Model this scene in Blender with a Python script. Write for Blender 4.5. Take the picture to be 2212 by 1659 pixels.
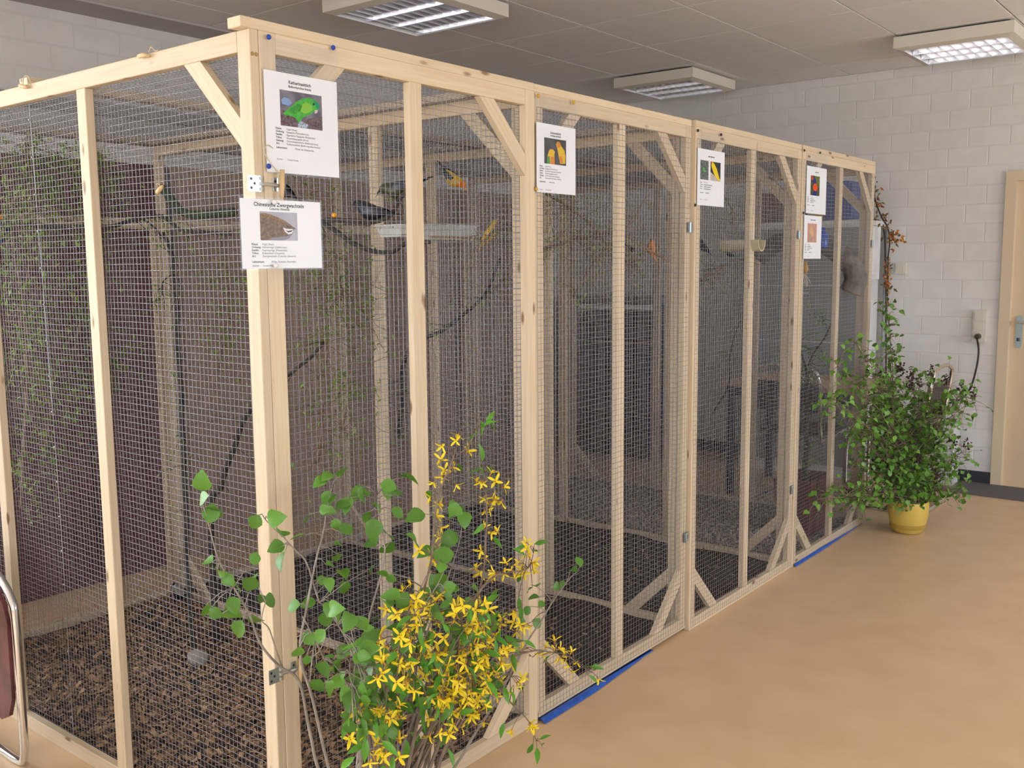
import bpy, bmesh, math, random
from mathutils import Vector, Matrix, noise
for o in list(bpy.data.objects): bpy.data.objects.remove(o, do_unlink=True)
SC = bpy.context.scene
COL = SC.collection
V = Vector
PI = math.pi
rnd = random.Random(7)

# ------------------------------------------------------------------ camera
FPX, CAM = 2098.4, V((1.8312, -1.389, 1.5014))
YAW, PIT, ROLL = -.6695, -.1221, -.0089
_f = V((math.sin(YAW)*math.cos(PIT), math.cos(YAW)*math.cos(PIT), math.sin(PIT)))
_r = V((math.cos(YAW), -math.sin(YAW), 0)); _u = _r.cross(_f)
CR = _r*math.cos(ROLL)+_u*math.sin(ROLL); CU = -_r*math.sin(ROLL)+_u*math.cos(ROLL); CF = _f
cd = bpy.data.cameras.new('camera'); cd.sensor_width = 36; cd.sensor_fit = 'HORIZONTAL'
cd.lens = FPX/2212*36; cd.clip_start = .05; cd.clip_end = 100
cam = bpy.data.objects.new('camera', cd); COL.objects.link(cam)
cam.matrix_world = Matrix(((CR.x, CU.x, -CF.x, CAM.x), (CR.y, CU.y, -CF.y, CAM.y), (CR.z, CU.z, -CF.z, CAM.z), (0, 0, 0, 1)))
SC.camera = cam

# ------------------------------------------------------------------ world, exposure, daylight
w = bpy.data.worlds.new('sky'); SC.world = w; w.use_nodes = True
SKY = 16.5
_wn = w.node_tree.nodes; _wl = w.node_tree.links
_tc = _wn.new('ShaderNodeTexCoord'); _sx = _wn.new('ShaderNodeSeparateXYZ'); _wl.new(_tc.outputs['Generated'], _sx.inputs[0])
_rp = _wn.new('ShaderNodeValToRGB'); _mr = _wn.new('ShaderNodeMapRange'); _mr.inputs['From Min'].default_value = -1
_wl.new(_sx.outputs['Z'], _mr.inputs['Value']); _wl.new(_mr.outputs[0], _rp.inputs[0])
_e = _rp.color_ramp.elements; _e[0].position = .47; _e[0].color = (.86, .86, .86, 1); _e[1].position = .52; _e[1].color = (.89, .955, 1.04, 1)   # bright yard below, overcast sky above
_wl.new(_rp.outputs[0], _wn['Background'].inputs[0]); _wn['Background'].inputs[1].default_value = SKY
SC.view_settings.view_transform = 'Standard'; SC.view_settings.look = 'None'
SC.view_settings.gamma = 1; SC.view_settings.use_curve_mapping = False
SC.view_settings.exposure = 0.0
XL, XR, YF, YB, HC = -3.12, 5.2, -4.6, 5.64, 2.81
def portal(name, loc, aim, sx, sy):
    """guides the sampling of daylight through a window opening"""
    d = bpy.data.lights.new(name, 'AREA'); d.shape = 'RECTANGLE'; d.size = sx; d.size_y = sy; d.cycles.is_portal = True
    o = bpy.data.objects.new(name, d); COL.objects.link(o); o.location = loc
    o.rotation_euler = V(aim).to_track_quat('-Z', 'Y').to_euler()
LW = [(-4.30+1.32*i, -4.30+1.32*i+1.24, .80, 2.45) for i in range(3)]      # window openings: left, front, right wall
FW = [(1.5+1.8*i, 1.5+1.8*i+1.5, .85, 2.3) for i in range(2)]
RW = [(1.9+1.7*i, 1.9+1.7*i+1.35, .95, 2.3) for i in range(2)]
for a_, b_, z0_, z1_ in LW: portal('daylight_left', (XL-.02, (a_+b_)/2, (z0_+z1_)/2), (1, 0, 0), b_-a_, z1_-z0_)
for a_, b_, z0_, z1_ in FW: portal('daylight_front', ((a_+b_)/2, YF-.02, (z0_+z1_)/2), (0, 1, 0), b_-a_, z1_-z0_)
for a_, b_, z0_, z1_ in RW: portal('daylight_right', (XR+.02, (a_+b_)/2, (z0_+z1_)/2), (-1, 0, 0), b_-a_, z1_-z0_)

# ------------------------------------------------------------------ helpers
def at(u, v, axis, val):
    d = CR*((u-1106)/FPX)-CU*((v-829.5)/FPX)+CF
    return CAM+d*((val-CAM[axis])/d[axis])
WM = {}
def link(o, par=None, M=None):
    COL.objects.link(o)
    M = M or Matrix.Identity(4)
    WM[o] = M
    if par is not None:
        o.parent = par; o.matrix_basis = WM[par].inverted() @ M
    else: o.matrix_basis = M
    return o
def tag(o, label, cat=None, group=None, kind=None):
    if label: o['label'] = label
    if cat: o['category'] = cat
    if group: o['group'] = group
    if kind: o['kind'] = kind
    return o
def empty(name, loc):
    o = bpy.data.objects.new(name, None); o.empty_display_size = .05
    return link(o, None, Matrix.Translation(V(loc)))
def thing(name, loc, label, cat, group=None): return tag(empty(name, loc), label, cat, group)
def mk(name, verts, faces, mats, par=None, origin=None, smooth=False, fm=None):
    """one mesh object, verts given in world space, origin at `origin`"""
    if origin is None: origin = WM[par].translation if par is not None else V(verts[0])
    og = V(origin)
    me = bpy.data.meshes.new(name)
    me.from_pydata([tuple(V(v)-og) for v in verts], [], faces)
    if not isinstance(mats, (list, tuple)): mats = [mats]
    for m in mats: me.materials.append(m)
    if fm: me.polygons.foreach_set('material_index', fm)
    if smooth: me.polygons.foreach_set('use_smooth', [True]*len(me.polygons))
    me.update()
    return link(bpy.data.objects.new(name, me), par, Matrix.Translation(og))
def inst(name, me, par, M): return link(bpy.data.objects.new(name, me), par, M)
class MB:
    """collects plain shapes in world space"""
    def __init__(s): s.v = []; s.f = []; s.m = []
    def add(s, vs, fs, mi=0):
        n = len(s.v); s.v += [V(a) for a in vs]; s.f += [[i+n for i in f] for f in fs]; s.m += [mi]*len(fs); return s
    def box(s, lo, hi, mi=0):
        x0, y0, z0 = lo; x1, y1, z1 = hi
        return s.add([(x0,y0,z0),(x1,y0,z0),(x1,y1,z0),(x0,y1,z0),(x0,y0,z1),(x1,y0,z1),(x1,y1,z1),(x0,y1,z1)],
              [(3,2,1,0),(4,5,6,7),(0,1,5,4),(1,2,6,5),(2,3,7,6),(3,0,4,7)], mi)
    def obox(s, c, ax, ay, az, mi=0):
        c, ax, ay, az = V(c), V(ax), V(ay), V(az)
        vs = [c+ax*i+ay*j+az*k for k in (-1,1) for i, j in ((-1,-1),(1,-1),(1,1),(-1,1))]
        return s.add(vs, [(3,2,1,0),(4,5,6,7),(0,1,5,4),(1,2,6,5),(2,3,7,6),(3,0,4,7)], mi)
    def tube(s, pts, rad, n=8, cap=True, mi=0):
        pts = [V(p) for p in pts]
        rs = rad if isinstance(rad, (list, tuple)) else [rad]*len(pts)
        base = len(s.v); up = None
        for i, p in enumerate(pts):
            t = (pts[min(i+1, len(pts)-1)]-pts[max(i-1, 0)])
            t = t.normalized() if t.length > 1e-9 else V((0,0,1))
            if up is None: up = V((0,0,1)) if abs(t.z) < .9 else V((1,0,0))
            a = (up-t*up.dot(t)); a = a.normalized() if a.length > 1e-6 else t.orthogonal().normalized()
            up = a; b = t.cross(a)
            s.v += [p+(a*math.cos(2*PI*k/n)+b*math.sin(2*PI*k/n))*rs[i] for k in range(n)]
        for i in range(len(pts)-1):
            for k in range(n):
                q = base+i*n; s.f.append((q+k, q+(k+1) % n, q+n+(k+1) % n, q+n+k)); s.m.append(mi)
        if cap:
            s.f.append(tuple(base+k for k in reversed(range(n)))); s.m.append(mi)
            e = base+(len(pts)-1)*n; s.f.append(tuple(e+k for k in range(n))); s.m.append(mi)
        return s
    def lathe(s, c, prof, n=24, mi=0):
        c = V(c); base = len(s.v)
        for r, z in prof: s.v += [c+V((r*math.cos(2*PI*k/n), r*math.sin(2*PI*k/n), z)) for k in range(n)]
        for i in range(len(prof)-1):
            for k in range(n):
                q = base+i*n; s.f.append((q+k, q+(k+1) % n, q+n+(k+1) % n, q+n+k)); s.m.append(mi)
        return s
    def prism(s, poly, d, mi=0):
        """poly: world points (planar), extruded by vector d"""
        n = len(poly); d = V(d); a = [V(p) for p in poly]
        nn = (a[1]-a[0]).cross(a[2]-a[1])
        fl = nn.dot(d) > 0
        fs = [tuple(reversed(range(n))) if fl else tuple(range(n)), tuple(range(n, 2*n)) if fl else tuple(reversed(range(n, 2*n)))]
        for i in range(n):
            j = (i+1) % n
            fs.append((i, j, n+j, n+i) if fl else (j, i, n+i, n+j))
        return s.add(a+[p+d for p in a], fs, mi)
    def ball(s, c, rx, ry=None, rz=None, n=10, m=7, mi=0):
        ry = ry or rx; rz = rz or rx; c = V(c); base = len(s.v)
        for i in range(m+1):
            t = PI*i/m
            s.v += [c+V((rx*math.sin(t)*math.cos(2*PI*k/n), ry*math.sin(t)*math.sin(2*PI*k/n), rz*math.cos(t))) for k in range(n)]
        for i in range(m):
            for k in range(n):
                q = base+i*n; s.f.append((q+k, q+n+k, q+n+(k+1) % n, q+(k+1) % n)); s.m.append(mi)
        return s
    def build(s, name, mats, par=None, origin=None, smooth=False):
        return mk(name, s.v, s.f, mats, par, origin, smooth, s.m)
def catmull(pts, k=5):
    pts = [V(p) for p in pts]
    if len(pts) < 3: return [pts[0].lerp(pts[-1], i/k) for i in range(k+1)]
    out = []
    P = [pts[0]*2-pts[1]]+pts+[pts[-1]*2-pts[-2]]
    for i in range(1, len(P)-2):
        a, b, c, d = P[i-1:i+3]
        for j in range(k):
            t = j/k
            out.append(.5*((2*b)+(c-a)*t+(2*a-5*b+4*c-d)*t*t+(3*b-a-3*c+d)*t**3))
    out.append(pts[-1]); return out
def rough_path(pts, k=5, amp=.004, sc=14):
    return [p+V(noise.noise_vector(p*sc))*amp for p in catmull(pts, k)]

# ------------------------------------------------------------------ materials
MATS = {}
def mat(name, col, rough=.6, metal=0, var=None, scale=20, detail=3, stretch=None, bump=0, bscale=None, coat=0, spec=.5, obj_var=0, ramp=(.35, .65), trans=0, alpha=1, sss=0):
    """principled; colour varies between col and var by noise in object space"""
    if name in MATS: return MATS[name]
    m = bpy.data.materials.new(name); m.use_nodes = True; nt = m.node_tree; N = nt.nodes; L = nt.links
    b = N['Principled BSDF']
    b.inputs['Base Color'].default_value = (*col, 1); b.inputs['Roughness'].default_value = rough
    b.inputs['Metallic'].default_value = metal; b.inputs['Specular IOR Level'].default_value = spec
    if coat: b.inputs['Coat Weight'].default_value = coat; b.inputs['Coat Roughness'].default_value = .06
    if trans: b.inputs['Transmission Weight'].default_value = trans
    if alpha < 1: b.inputs['Alpha'].default_value = alpha
    outc = None
    if var or bump:
        tc = N.new('ShaderNodeTexCoord'); mp = N.new('ShaderNodeMapping')
        L.new(tc.outputs['Object'], mp.inputs[0])
        if obj_var or stretch:
            oi = N.new('ShaderNodeObjectInfo'); cm = N.new('ShaderNodeVectorMath'); cm.operation = 'SCALE'
            cm.inputs[0].default_value = (9, 7, 5); L.new(oi.outputs['Random'], cm.inputs['Scale'])
            L.new(cm.outputs[0], mp.inputs['Location'])
        if stretch: mp.inputs['Scale'].default_value = stretch
    if var:
        nz = N.new('ShaderNodeTexNoise'); nz.inputs['Scale'].default_value = scale; nz.inputs['Detail'].default_value = detail
        L.new(mp.outputs[0], nz.inputs['Vector'])
        rp = N.new('ShaderNodeValToRGB'); rp.color_ramp.elements[0].position = ramp[0]; rp.color_ramp.elements[1].position = ramp[1]
        rp.color_ramp.elements[0].color = (*col, 1); rp.color_ramp.elements[1].color = (*var, 1)
        L.new(nz.outputs['Fac'], rp.inputs[0]); outc = rp.outputs[0]
    if obj_var:
        oi2 = N.new('ShaderNodeObjectInfo'); hs = N.new('ShaderNodeHueSaturation')
        mr = N.new('ShaderNodeMapRange'); mr.inputs['To Min'].default_value = 1-obj_var; mr.inputs['To Max'].default_value = 1+obj_var
        L.new(oi2.outputs['Random'], mr.inputs['Value']); L.new(mr.outputs[0], hs.inputs['Value'])
        if outc: L.new(outc, hs.inputs['Color'])
        else: hs.inputs['Color'].default_value = (*col, 1)
        outc = hs.outputs[0]
    if outc: L.new(outc, b.inputs['Base Color'])
    if bump:
        nb = N.new('ShaderNodeTexNoise'); nb.inputs['Scale'].default_value = bscale or scale; nb.inputs['Detail'].default_value = 4
        L.new(mp.outputs[0], nb.inputs['Vector'])
        bp = N.new('ShaderNodeBump'); bp.inputs['Strength'].default_value = bump; bp.inputs['Distance'].default_value = .01
        L.new(nb.outputs['Fac'], bp.inputs['Height']); L.new(bp.outputs[0], b.inputs['Normal'])
    MATS[name] = m
    return m
def wood_mat(name, light, dark, knot):
    m = bpy.data.materials.new(name); m.use_nodes = True; nt = m.node_tree; N = nt.nodes; L = nt.links
    b = N['Principled BSDF']; b.inputs['Roughness'].default_value = .55; b.inputs['Specular IOR Level'].default_value = .35
    tc = N.new('ShaderNodeTexCoord'); oi = N.new('ShaderNodeObjectInfo')
    sc = N.new('ShaderNodeVectorMath'); sc.operation = 'SCALE'; sc.inputs[0].default_value = (13, 3.1, 4.7); L.new(oi.outputs['Random'], sc.inputs['Scale'])
    ad = N.new('ShaderNodeVectorMath'); ad.operation = 'ADD'; L.new(tc.outputs['Object'], ad.inputs[0]); L.new(sc.outputs[0], ad.inputs[1])
    mp = N.new('ShaderNodeMapping'); mp.inputs['Scale'].default_value = (1.6, 42, 42); L.new(ad.outputs[0], mp.inputs[0])
    nz = N.new('ShaderNodeTexNoise'); nz.inputs['Scale'].default_value = 3; nz.inputs['Detail'].default_value = 4; L.new(mp.outputs[0], nz.inputs['Vector'])
    rp = N.new('ShaderNodeValToRGB'); rp.color_ramp.elements[0].position = .3; rp.color_ramp.elements[1].position = .72
    rp.color_ramp.elements[0].color = (*light, 1); rp.color_ramp.elements[1].color = (*dark, 1); L.new(nz.outputs['Fac'], rp.inputs[0])
    mk_ = N.new('ShaderNodeMapping'); mk_.inputs['Scale'].default_value = (3.0, 9, 9); L.new(ad.outputs[0], mk_.inputs[0])
    vo = N.new('ShaderNodeTexVoronoi'); vo.inputs['Scale'].default_value = 1.9; L.new(mk_.outputs[0], vo.inputs['Vector'])
    kr = N.new('ShaderNodeValToRGB'); kr.color_ramp.elements[0].position = .07; kr.color_ramp.elements[1].position = .15
    kr.color_ramp.elements[0].color = (1, 1, 1, 1); kr.color_ramp.elements[1].color = (0, 0, 0, 1); L.new(vo.outputs['Distance'], kr.inputs[0])
    mx = N.new('ShaderNodeMix'); mx.data_type = 'RGBA'; L.new(kr.outputs[0], mx.inputs[0]); L.new(rp.outputs[0], mx.inputs[6]); mx.inputs[7].default_value = (*knot, 1)
    hs = N.new('ShaderNodeHueSaturation'); mr = N.new('ShaderNodeMapRange'); mr.inputs['To Min'].default_value = .9; mr.inputs['To Max'].default_value = 1.07
    L.new(oi.outputs['Random'], mr.inputs['Value']); L.new(mr.outputs[0], hs.inputs['Value']); L.new(mx.outputs[2], hs.inputs['Color']); L.new(hs.outputs[0], b.inputs['Base Color'])
    return m
WOOD = wood_mat('spruce_batten', (.68, .565, .405), (.60, .47, .31), (.24, .13, .065))
WIRE = mat('galvanised_wire', (.31, .315, .35), .45, .7)
STEEL = mat('zinc_plate', (.55, .6, .62), .3, .9)
CHROME = mat('chrome', (.75, .76, .78), .12, 1)
PAINT = mat('white_block_paint', (.74, .72, .70), .6, var=(.70, .68, .66), scale=9, bump=.12, bscale=160, obj_var=.02)
MORTAR = mat('white_joint', (.70, .68, .66), .75)
CEIL = mat('ceiling_tile', (.88, .85, .83), .9, var=(.85, .82, .80), scale=60, obj_var=.015)
GRID = mat('ceiling_grid', (.16, .15, .145), .85)
FLOOR = mat('linoleum', (.70, .50, .305), .40, var=(.63, .435, .255), scale=5, detail=8, bump=.02, bscale=60, ramp=(.3, .7), spec=.4)
STRING = mat('string', (.55, .45, .3), .8)
PEG = mat('peg_wood', (.62, .45, .25), .6)
BARK = mat('bark', (.028, .023, .02), .85, var=(.07, .06, .05), scale=30, bump=.4, bscale=60)
TWIG = mat('twig', (.16, .11, .075), .8, var=(.25, .19, .14), scale=25)
GREYTWIG = mat('grey_twig', (.22, .19, .16), .8, var=(.32, .28, .24), scale=25)
WHITE = mat('paper', (.82, .83, .86), .5)
INK = mat('ink', (.03, .03, .035), .7)
BLACK = mat('black_plastic', (.015, .015, .017), .4)
DARKSTEEL = mat('dark_steel', (.04, .045, .07), .4, .2)

# ------------------------------------------------------------------ structure
def struct(o): o['kind'] = 'structure'; return o
fl = MB().box((XL-.2, YF-.2, -.12), (XR+.2, YB+.2, 0)).build('floor', FLOOR, origin=(0, 0, 0)); struct(fl)
PLASTER = mat('white_wall_paint', (.72, .70, .68), .7, var=(.70, .68, .66), scale=6)
def slab_wall(name, axis, c0, c1, a0, a1, ops):
    """wall slab: thickness c0..c1 on `axis` (0 = x, 1 = y), from a0 to a1 on the other, with openings (a,b,z0,z1)"""
    mb = MB()
    def bx(a, b, z0, z1):
        if b-a > 1e-4 and z1-z0 > 1e-4:
            mb.box((c0, a, z0), (c1, b, z1)) if axis == 0 else mb.box((a, c0, z0), (b, c1, z1))
    cur = a0
    for a, b, z0, z1 in sorted(ops):
        bx(cur, a, 0, HC+.1); bx(a, b, 0, z0); bx(a, b, z1, HC+.1); cur = b
    bx(cur, a1, 0, HC+.1)
    return struct(mb.build(name, PLASTER, origin=((c0, a0, 0) if axis == 0 else (a0, c0, 0))))
wl = slab_wall('wall_left', 0, XL-.25, XL-.002, YF-.25, YB+.25, LW)
wf = slab_wall('wall_front', 1, YF-.25, YF, XL-.25, XR+.25, FW)
wr = slab_wall('wall_right', 0, XR, XR+.25, YF-.25, YB+.25, RW)
DX0, DX1, DH = .376, 1.33, 2.075
wb = slab_wall('wall_back', 1, YB+.002, YB+.25, XL-.25, XR+.25, [(DX0+.02, DX1-.02, 0, DH-.02)])
for q in (wl, wb): q.data.materials[0] = MORTAR
GLASS = bpy.data.materials.new('window_glass'); GLASS.use_nodes = True
_n = GLASS.node_tree; _n.nodes.remove(_n.nodes['Principled BSDF'])
_t = _n.nodes.new('ShaderNodeBsdfTransparent'); _g = _n.nodes.new('ShaderNodeBsdfGlossy'); _g.inputs['Roughness'].default_value = .02
_m = _n.nodes.new('ShaderNodeMixShader'); _m.inputs[0].default_value = .07
_n.links.new(_t.outputs[0], _m.inputs[1]); _n.links.new(_g.outputs[0], _m.inputs[2]); _n.links.new(_m.outputs[0], _n.nodes['Material Output'].inputs[0])
FRAMEW = mat('window_frame_white', (.75, .75, .74), .4)
wi = 0
for axis, c, ops in ((0, XL-.14, LW), (1, YF-.14, FW), (0, XR+.14, RW)):
    for a, b, z0, z1 in ops:
        wi += 1; mb = MB(); g = MB()
        def bx(m, a_, b_, za, zb, h):
            m.box((c-h, a_, za), (c+h, b_, zb)) if axis == 0 else m.box((a_, c-h, za), (b_, c+h, zb))
        for q in ((a, a+.06, z0, z1), (b-.06, b, z0, z1), (a+.06, b-.06, z0, z0+.06), (a+.06, b-.06, z1-.06, z1), ((a+b)/2-.035, (a+b)/2+.035, z0+.06, z1-.06)): bx(mb, *q, .03)
        o = struct(mb.build('window_%d' % wi, FRAMEW))
        bx(g, a+.06, (a+b)/2-.035, z0+.06, z1-.06, .004); bx(g, (a+b)/2+.035, b-.06, z0+.06, z1-.06, .004)
        g.build('pane', GLASS, o)

# block masonry, one object a block where it can be told apart
BP, BH, JT = .2505, .1250, .007
def block_mesh(L, H, D=.006, r=.0018):
    mb = MB(); a, h = L/2, H/2
    vs = [(-a, D, -h), (a, D, -h), (a, D, h), (-a, D, h), (-a, r, -h), (a, r, -h), (a, r, h), (-a, r, h),
          (-a+r, 0, -h+r), (a-r, 0, -h+r), (a-r, 0, h-r), (-a+r, 0, h-r)]
    fs = [(0,1,5,4), (1,2,6,5), (2,3,7,6), (3,0,4,7), (4,5,9,8), (5,6,10,9), (6,7,11,10), (7,4,8,11), (8,9,10,11)]
    return vs, fs
_bc = {}
def block_obj(par, L, H, M):
    k = (round(L, 3), round(H, 3))
    if k not in _bc:
        vs, fs = block_mesh(*k); me = bpy.data.meshes.new('block'); me.from_pydata(vs, [], fs); me.materials.append(PAINT); _bc[k] = me
    return inst('block', _bc[k], par, M)
def courses(par, a0, a1, single, mapM, holes=()):
    rest = MB()
    for r in range(int(HC/BH)+1):
        z0 = r*BH; z1 = min(z0+BH-JT, HC)
        if z1-z0 < .02: continue
        off = (0, .125)[r % 2]; x = a0-off
        while x < a1:
            p0, p1 = max(x, a0), min(x+BP-JT, a1); x += BP
            for (ha, hb, hz) in holes:
                if z0 < hz and p1 > ha and p0 < hb:
                    if p0 < ha: p1 = ha
                    elif p1 > hb: p0 = hb
                    else: p1 = p0
            if p1-p0 < .02: continue
            M = mapM((p0+p1)/2, (z0+z1)/2)
            if single((p0+p1)/2, (z0+z1)/2): block_obj(par, p1-p0, z1-z0, M)
            else:
                vs, fs = block_mesh(p1-p0, z1-z0); rest.add([M @ V(v) for v in vs], fs)
    if rest.v:
        o = rest.build('blockwork', PAINT, par); o['kind'] = 'stuff'
courses(wb, XL, XR, lambda x, z: (-.62 < x < .8) or (-2.7 < x <= -.62 and z > 1.9), lambda x, z: Matrix.Translation((x, YB, z)), [(DX0, DX1, DH)])
# left wall runs along y, its blocks face +x
RZ = Matrix.Rotation(PI/2, 4, 'Z')
courses(wl, -.35, YB, lambda y, z: -.2 < y < 2.6 and z > 2.2, lambda y, z: Matrix.Translation((XL, y, z)) @ RZ)

# skirting of the back wall, dark mat strip by the door
SKIRT = mat('dark_skirting', (.035, .035, .045), .5)
struct(MB().box((XL, YB-.014, 0), (DX0, YB, .085)).build('baseboard_back', SKIRT))
MATD = mat('dark_mat', (.10, .095, .105), .85, var=(.14, .13, .14), scale=300)
tag(MB().box((-.12, 5.26, .001), (1.9, 5.62, .010)).build('door_mat', MATD), 'dark grey mat strip on the floor along the door wall', 'mat')

# door
DOORW = mat('beige_door', (.66, .52, .355), .45, var=(.63, .49, .33), scale=3)
DFR = mat('beige_door_frame', (.66, .54, .38), .45)
d = MB()
d.box((DX0+.064, YB+.035, .0), (DX1-.064, YB+.075, DH-.064))
dl = struct(d.build('door_1', DOORW, origin=(DX0, YB, 0)))
fr = MB().box((DX0, YB-.022, 0), (DX0+.065, YB+.10, DH)).box((DX1-.065, YB-.022, 0), (DX1, YB+.10, DH)).box((DX0+.065, YB-.022, DH-.065), (DX1-.065, YB+.10, DH))
fr.build('door_frame', DFR, dl)
hx, hz = .492, 1.045
MB().prism([(hx+.02*math.cos(t)*1.0, YB+.034, hz+(.075 if math.sin(t) > 0 else -.095)+.022*math.sin(t)) for t in [2*PI*k/20+.01 for k in range(20)]], (0, -.008, 0)).build('handle_plate', mat('handle_plate_grey', (.42, .52, .53), .35, .6), dl)
MB().tube(catmull([(hx, YB+.03, hz+.055), (hx, YB-.03, hz+.055), (hx+.02, YB-.04, hz+.055), (hx+.12, YB-.04, hz+.053)], 4), .009, 8).build('door_handle', mat('bright_handle', (.8, .8, .78), .25, .8), dl, smooth=True)
MB().lathe((hx, YB+.024, hz-.06), [(.001, .011), (.011, .011), (.011, -.011), (.001, -.011)], 10).build('lock_cylinder', DARKSTEEL, dl)

# ceiling of square tiles
cl = struct(MB().box((XL-.2, YF-.2, HC+.012), (XR+.2, YB+.2, HC+.1)).build('ceiling', GRID, origin=(0, 0, HC)))
TXp, TYp = .63, .66
xs = [-2.87]+[-2.56+TXp*i for i in range(13)]; ys = [YF]+[y for y in [3.24-.66*12+TYp*i for i in range(16)] if YF < y < YB]+[YB]
xs = [x for x in xs if x < XR]+[XR]
_tc = {}
def tile(x0, x1, y0, y1):
    k = (round(x1-x0-.010, 3), round(y1-y0-.010, 3))
    if k not in _tc:
        a, b, r = k[0]/2, k[1]/2, .0008
        vs = [(-a,-b,.012),(a,-b,.012),(a,b,.012),(-a,b,.012),(-a,-b,r),(a,-b,r),(a,b,r),(-a,b,r),(-a+r,-b+r,0),(a-r,-b+r,0),(a-r,b-r,0),(-a+r,b-r,0)]
        fs = [(4,5,1,0),(5,6,2,1),(6,7,3,2),(7,4,0,3),(8,9,5,4),(9,10,6,5),(10,11,7,6),(11,8,4,7),(11,10,9,8)]
        me = bpy.data.meshes.new('ceiling_tile'); me.from_pydata(vs, [], fs); me.materials.append(CEIL); _tc[k] = me
    return inst('ceiling_tile', _tc[k], cl, Matrix.Translation(((x0+x1)/2, (y0+y1)/2, HC)))
for i in range(len(xs)-1):
    for j in range(len(ys)-1): tile(xs[i], xs[i+1], ys[j], ys[j+1])
BAND = mat('ceiling_edge_band', (.50, .46, .45), .8)
struct(MB().box((XL, YF, HC-.012), (-2.87, YB, HC+.01)).build('trim_1', BAND))

# surface luminaires with parabolic louvres, switched off
LBODY = mat('luminaire_enamel', (.70, .65, .56), .5)
REFL = mat('luminaire_reflector', (.85, .86, .9), .3)
LOUV = mat('louvre_aluminium', (.85, .87, .95), .22, 1)
TUBEW = mat('lamp_tube', (.82, .83, .86), .3)
def luminaire(x0, x1, y0, y1, nlx, nly, label):
    t = thing('ceiling_light', ((x0+x1)/2, (y0+y1)/2, HC), label, 'ceiling light', 'square louvre lights under the tiled ceiling')
    zt, zb, e = HC-.012, HC-.088, .045
    MB().box((x0+.03, y0+.03, zt), (x1-.03, y1-.03, HC)).build('mounting_plate', DARKSTEEL, t)
    b = MB()
    # tapering open casing: four sides and a top
    o = [(x0, y0), (x1, y0), (x1, y1), (x0, y1)]; i_ = [(x0+e, y0+e), (x1-e, y0+e), (x1-e, y1-e), (x0+e, y1-e)]
    b.add([(x, y, zt) for x, y in o]+[(x, y, zb+.012) for x, y in o]+[(x, y, zb) for x, y in i_]+[(x, y, zt-.008) for x, y in i_],
          [(3,2,1,0)]+[f for k in range(4) for f in ((k, (k+1) % 4, 4+(k+1) % 4, 4+k), (4+k, 4+(k+1) % 4, 8+(k+1) % 4, 8+k))])
    b.add([(x, y, zb) for x, y in i_]+[(x, y, zt-.008) for x, y in i_], [(k, (k+1) % 4, 4+(k+1) % 4, 4+k) for k in range(4)]+[(4,5,6,7)], 1)
    b.build('casing', [LBODY, REFL], t)
    X0, X1, Y0, Y1 = x0+e+.002, x1-e-.002, y0+e+.002, y1-e-.002
    for k in range(3):
        yy = Y0+(Y1-Y0)*(k+.5)/3
        MB().tube([(X0+.01, yy, zb+.045), (X1-.01, yy, zb+.045)], .011, 10).build('lamp_tube', TUBEW, t, smooth=True)
    for k in range(nly+1):
        yy = Y0+.008+(Y1-Y0-.016)*k/nly
        MB().prism([(X0, yy-.007, zb+.034), (X0, yy+.007, zb+.034), (X0, yy+.0015, zb+.003), (X0, yy-.0015, zb+.003)], (X1-X0, 0, 0)).build('long_louvre', LOUV, t)
    for k in range(1, nlx):
        xx = X0+(X1-X0)*k/nlx
        MB().prism([(xx-.006, Y0, zb+.033), (xx+.006, Y0, zb+.033), (xx+.001, Y0, zb+.004), (xx-.001, Y0, zb+.004)], (0, Y1-Y0, 0)).build('cross_louvre', LOUV, t)
luminaire(-1.95, -1.31, 1.92, 2.58, 9, 3, 'square louvre ceiling light above the first aviary, switched off')
luminaire(-1.97, -1.35, 4.60, 5.24, 9, 3, 'square louvre ceiling light close to the back wall over the aviary row')
luminaire(-.05, .59, 4.60, 5.22, 9, 3, 'square louvre ceiling light over the doorway side of the room')
# ------------------------------------------------------------------ aviary row
W1, D1, TOP, BT, BW = 1.04, 2.08, 2.026, .024, .046
_bx = {}
def board(name, par, a, b, wdir, w, t=BT, m=WOOD):
    """batten from a to b (centre line), width along wdir; grain follows its length"""
    a, b = V(a), V(b); L = (b-a).length; x = (b-a)/L; y = V(wdir); z = x.cross(y)
    k = (round(L, 4), round(w, 4), round(t, 4), m.name)
    if k not in _bx:
        bm = bmesh.new(); bmesh.ops.create_cube(bm, size=1)
        bmesh.ops.scale(bm, vec=(L, w, t), verts=bm.verts)
        bmesh.ops.bevel(bm, geom=bm.edges[:], offset=.0016, segments=1, affect='EDGES')
        me = bpy.data.meshes.new(name); bm.to_mesh(me); bm.free(); me.materials.append(m); _bx[k] = me
    c = (a+b)/2
    M = Matrix(((x.x, y.x, z.x, c.x), (x.y, y.y, z.y, c.y), (x.z, y.z, z.z, c.z), (0, 0, 0, 1)))
    return inst(name, _bx[k], par, M)
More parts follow.
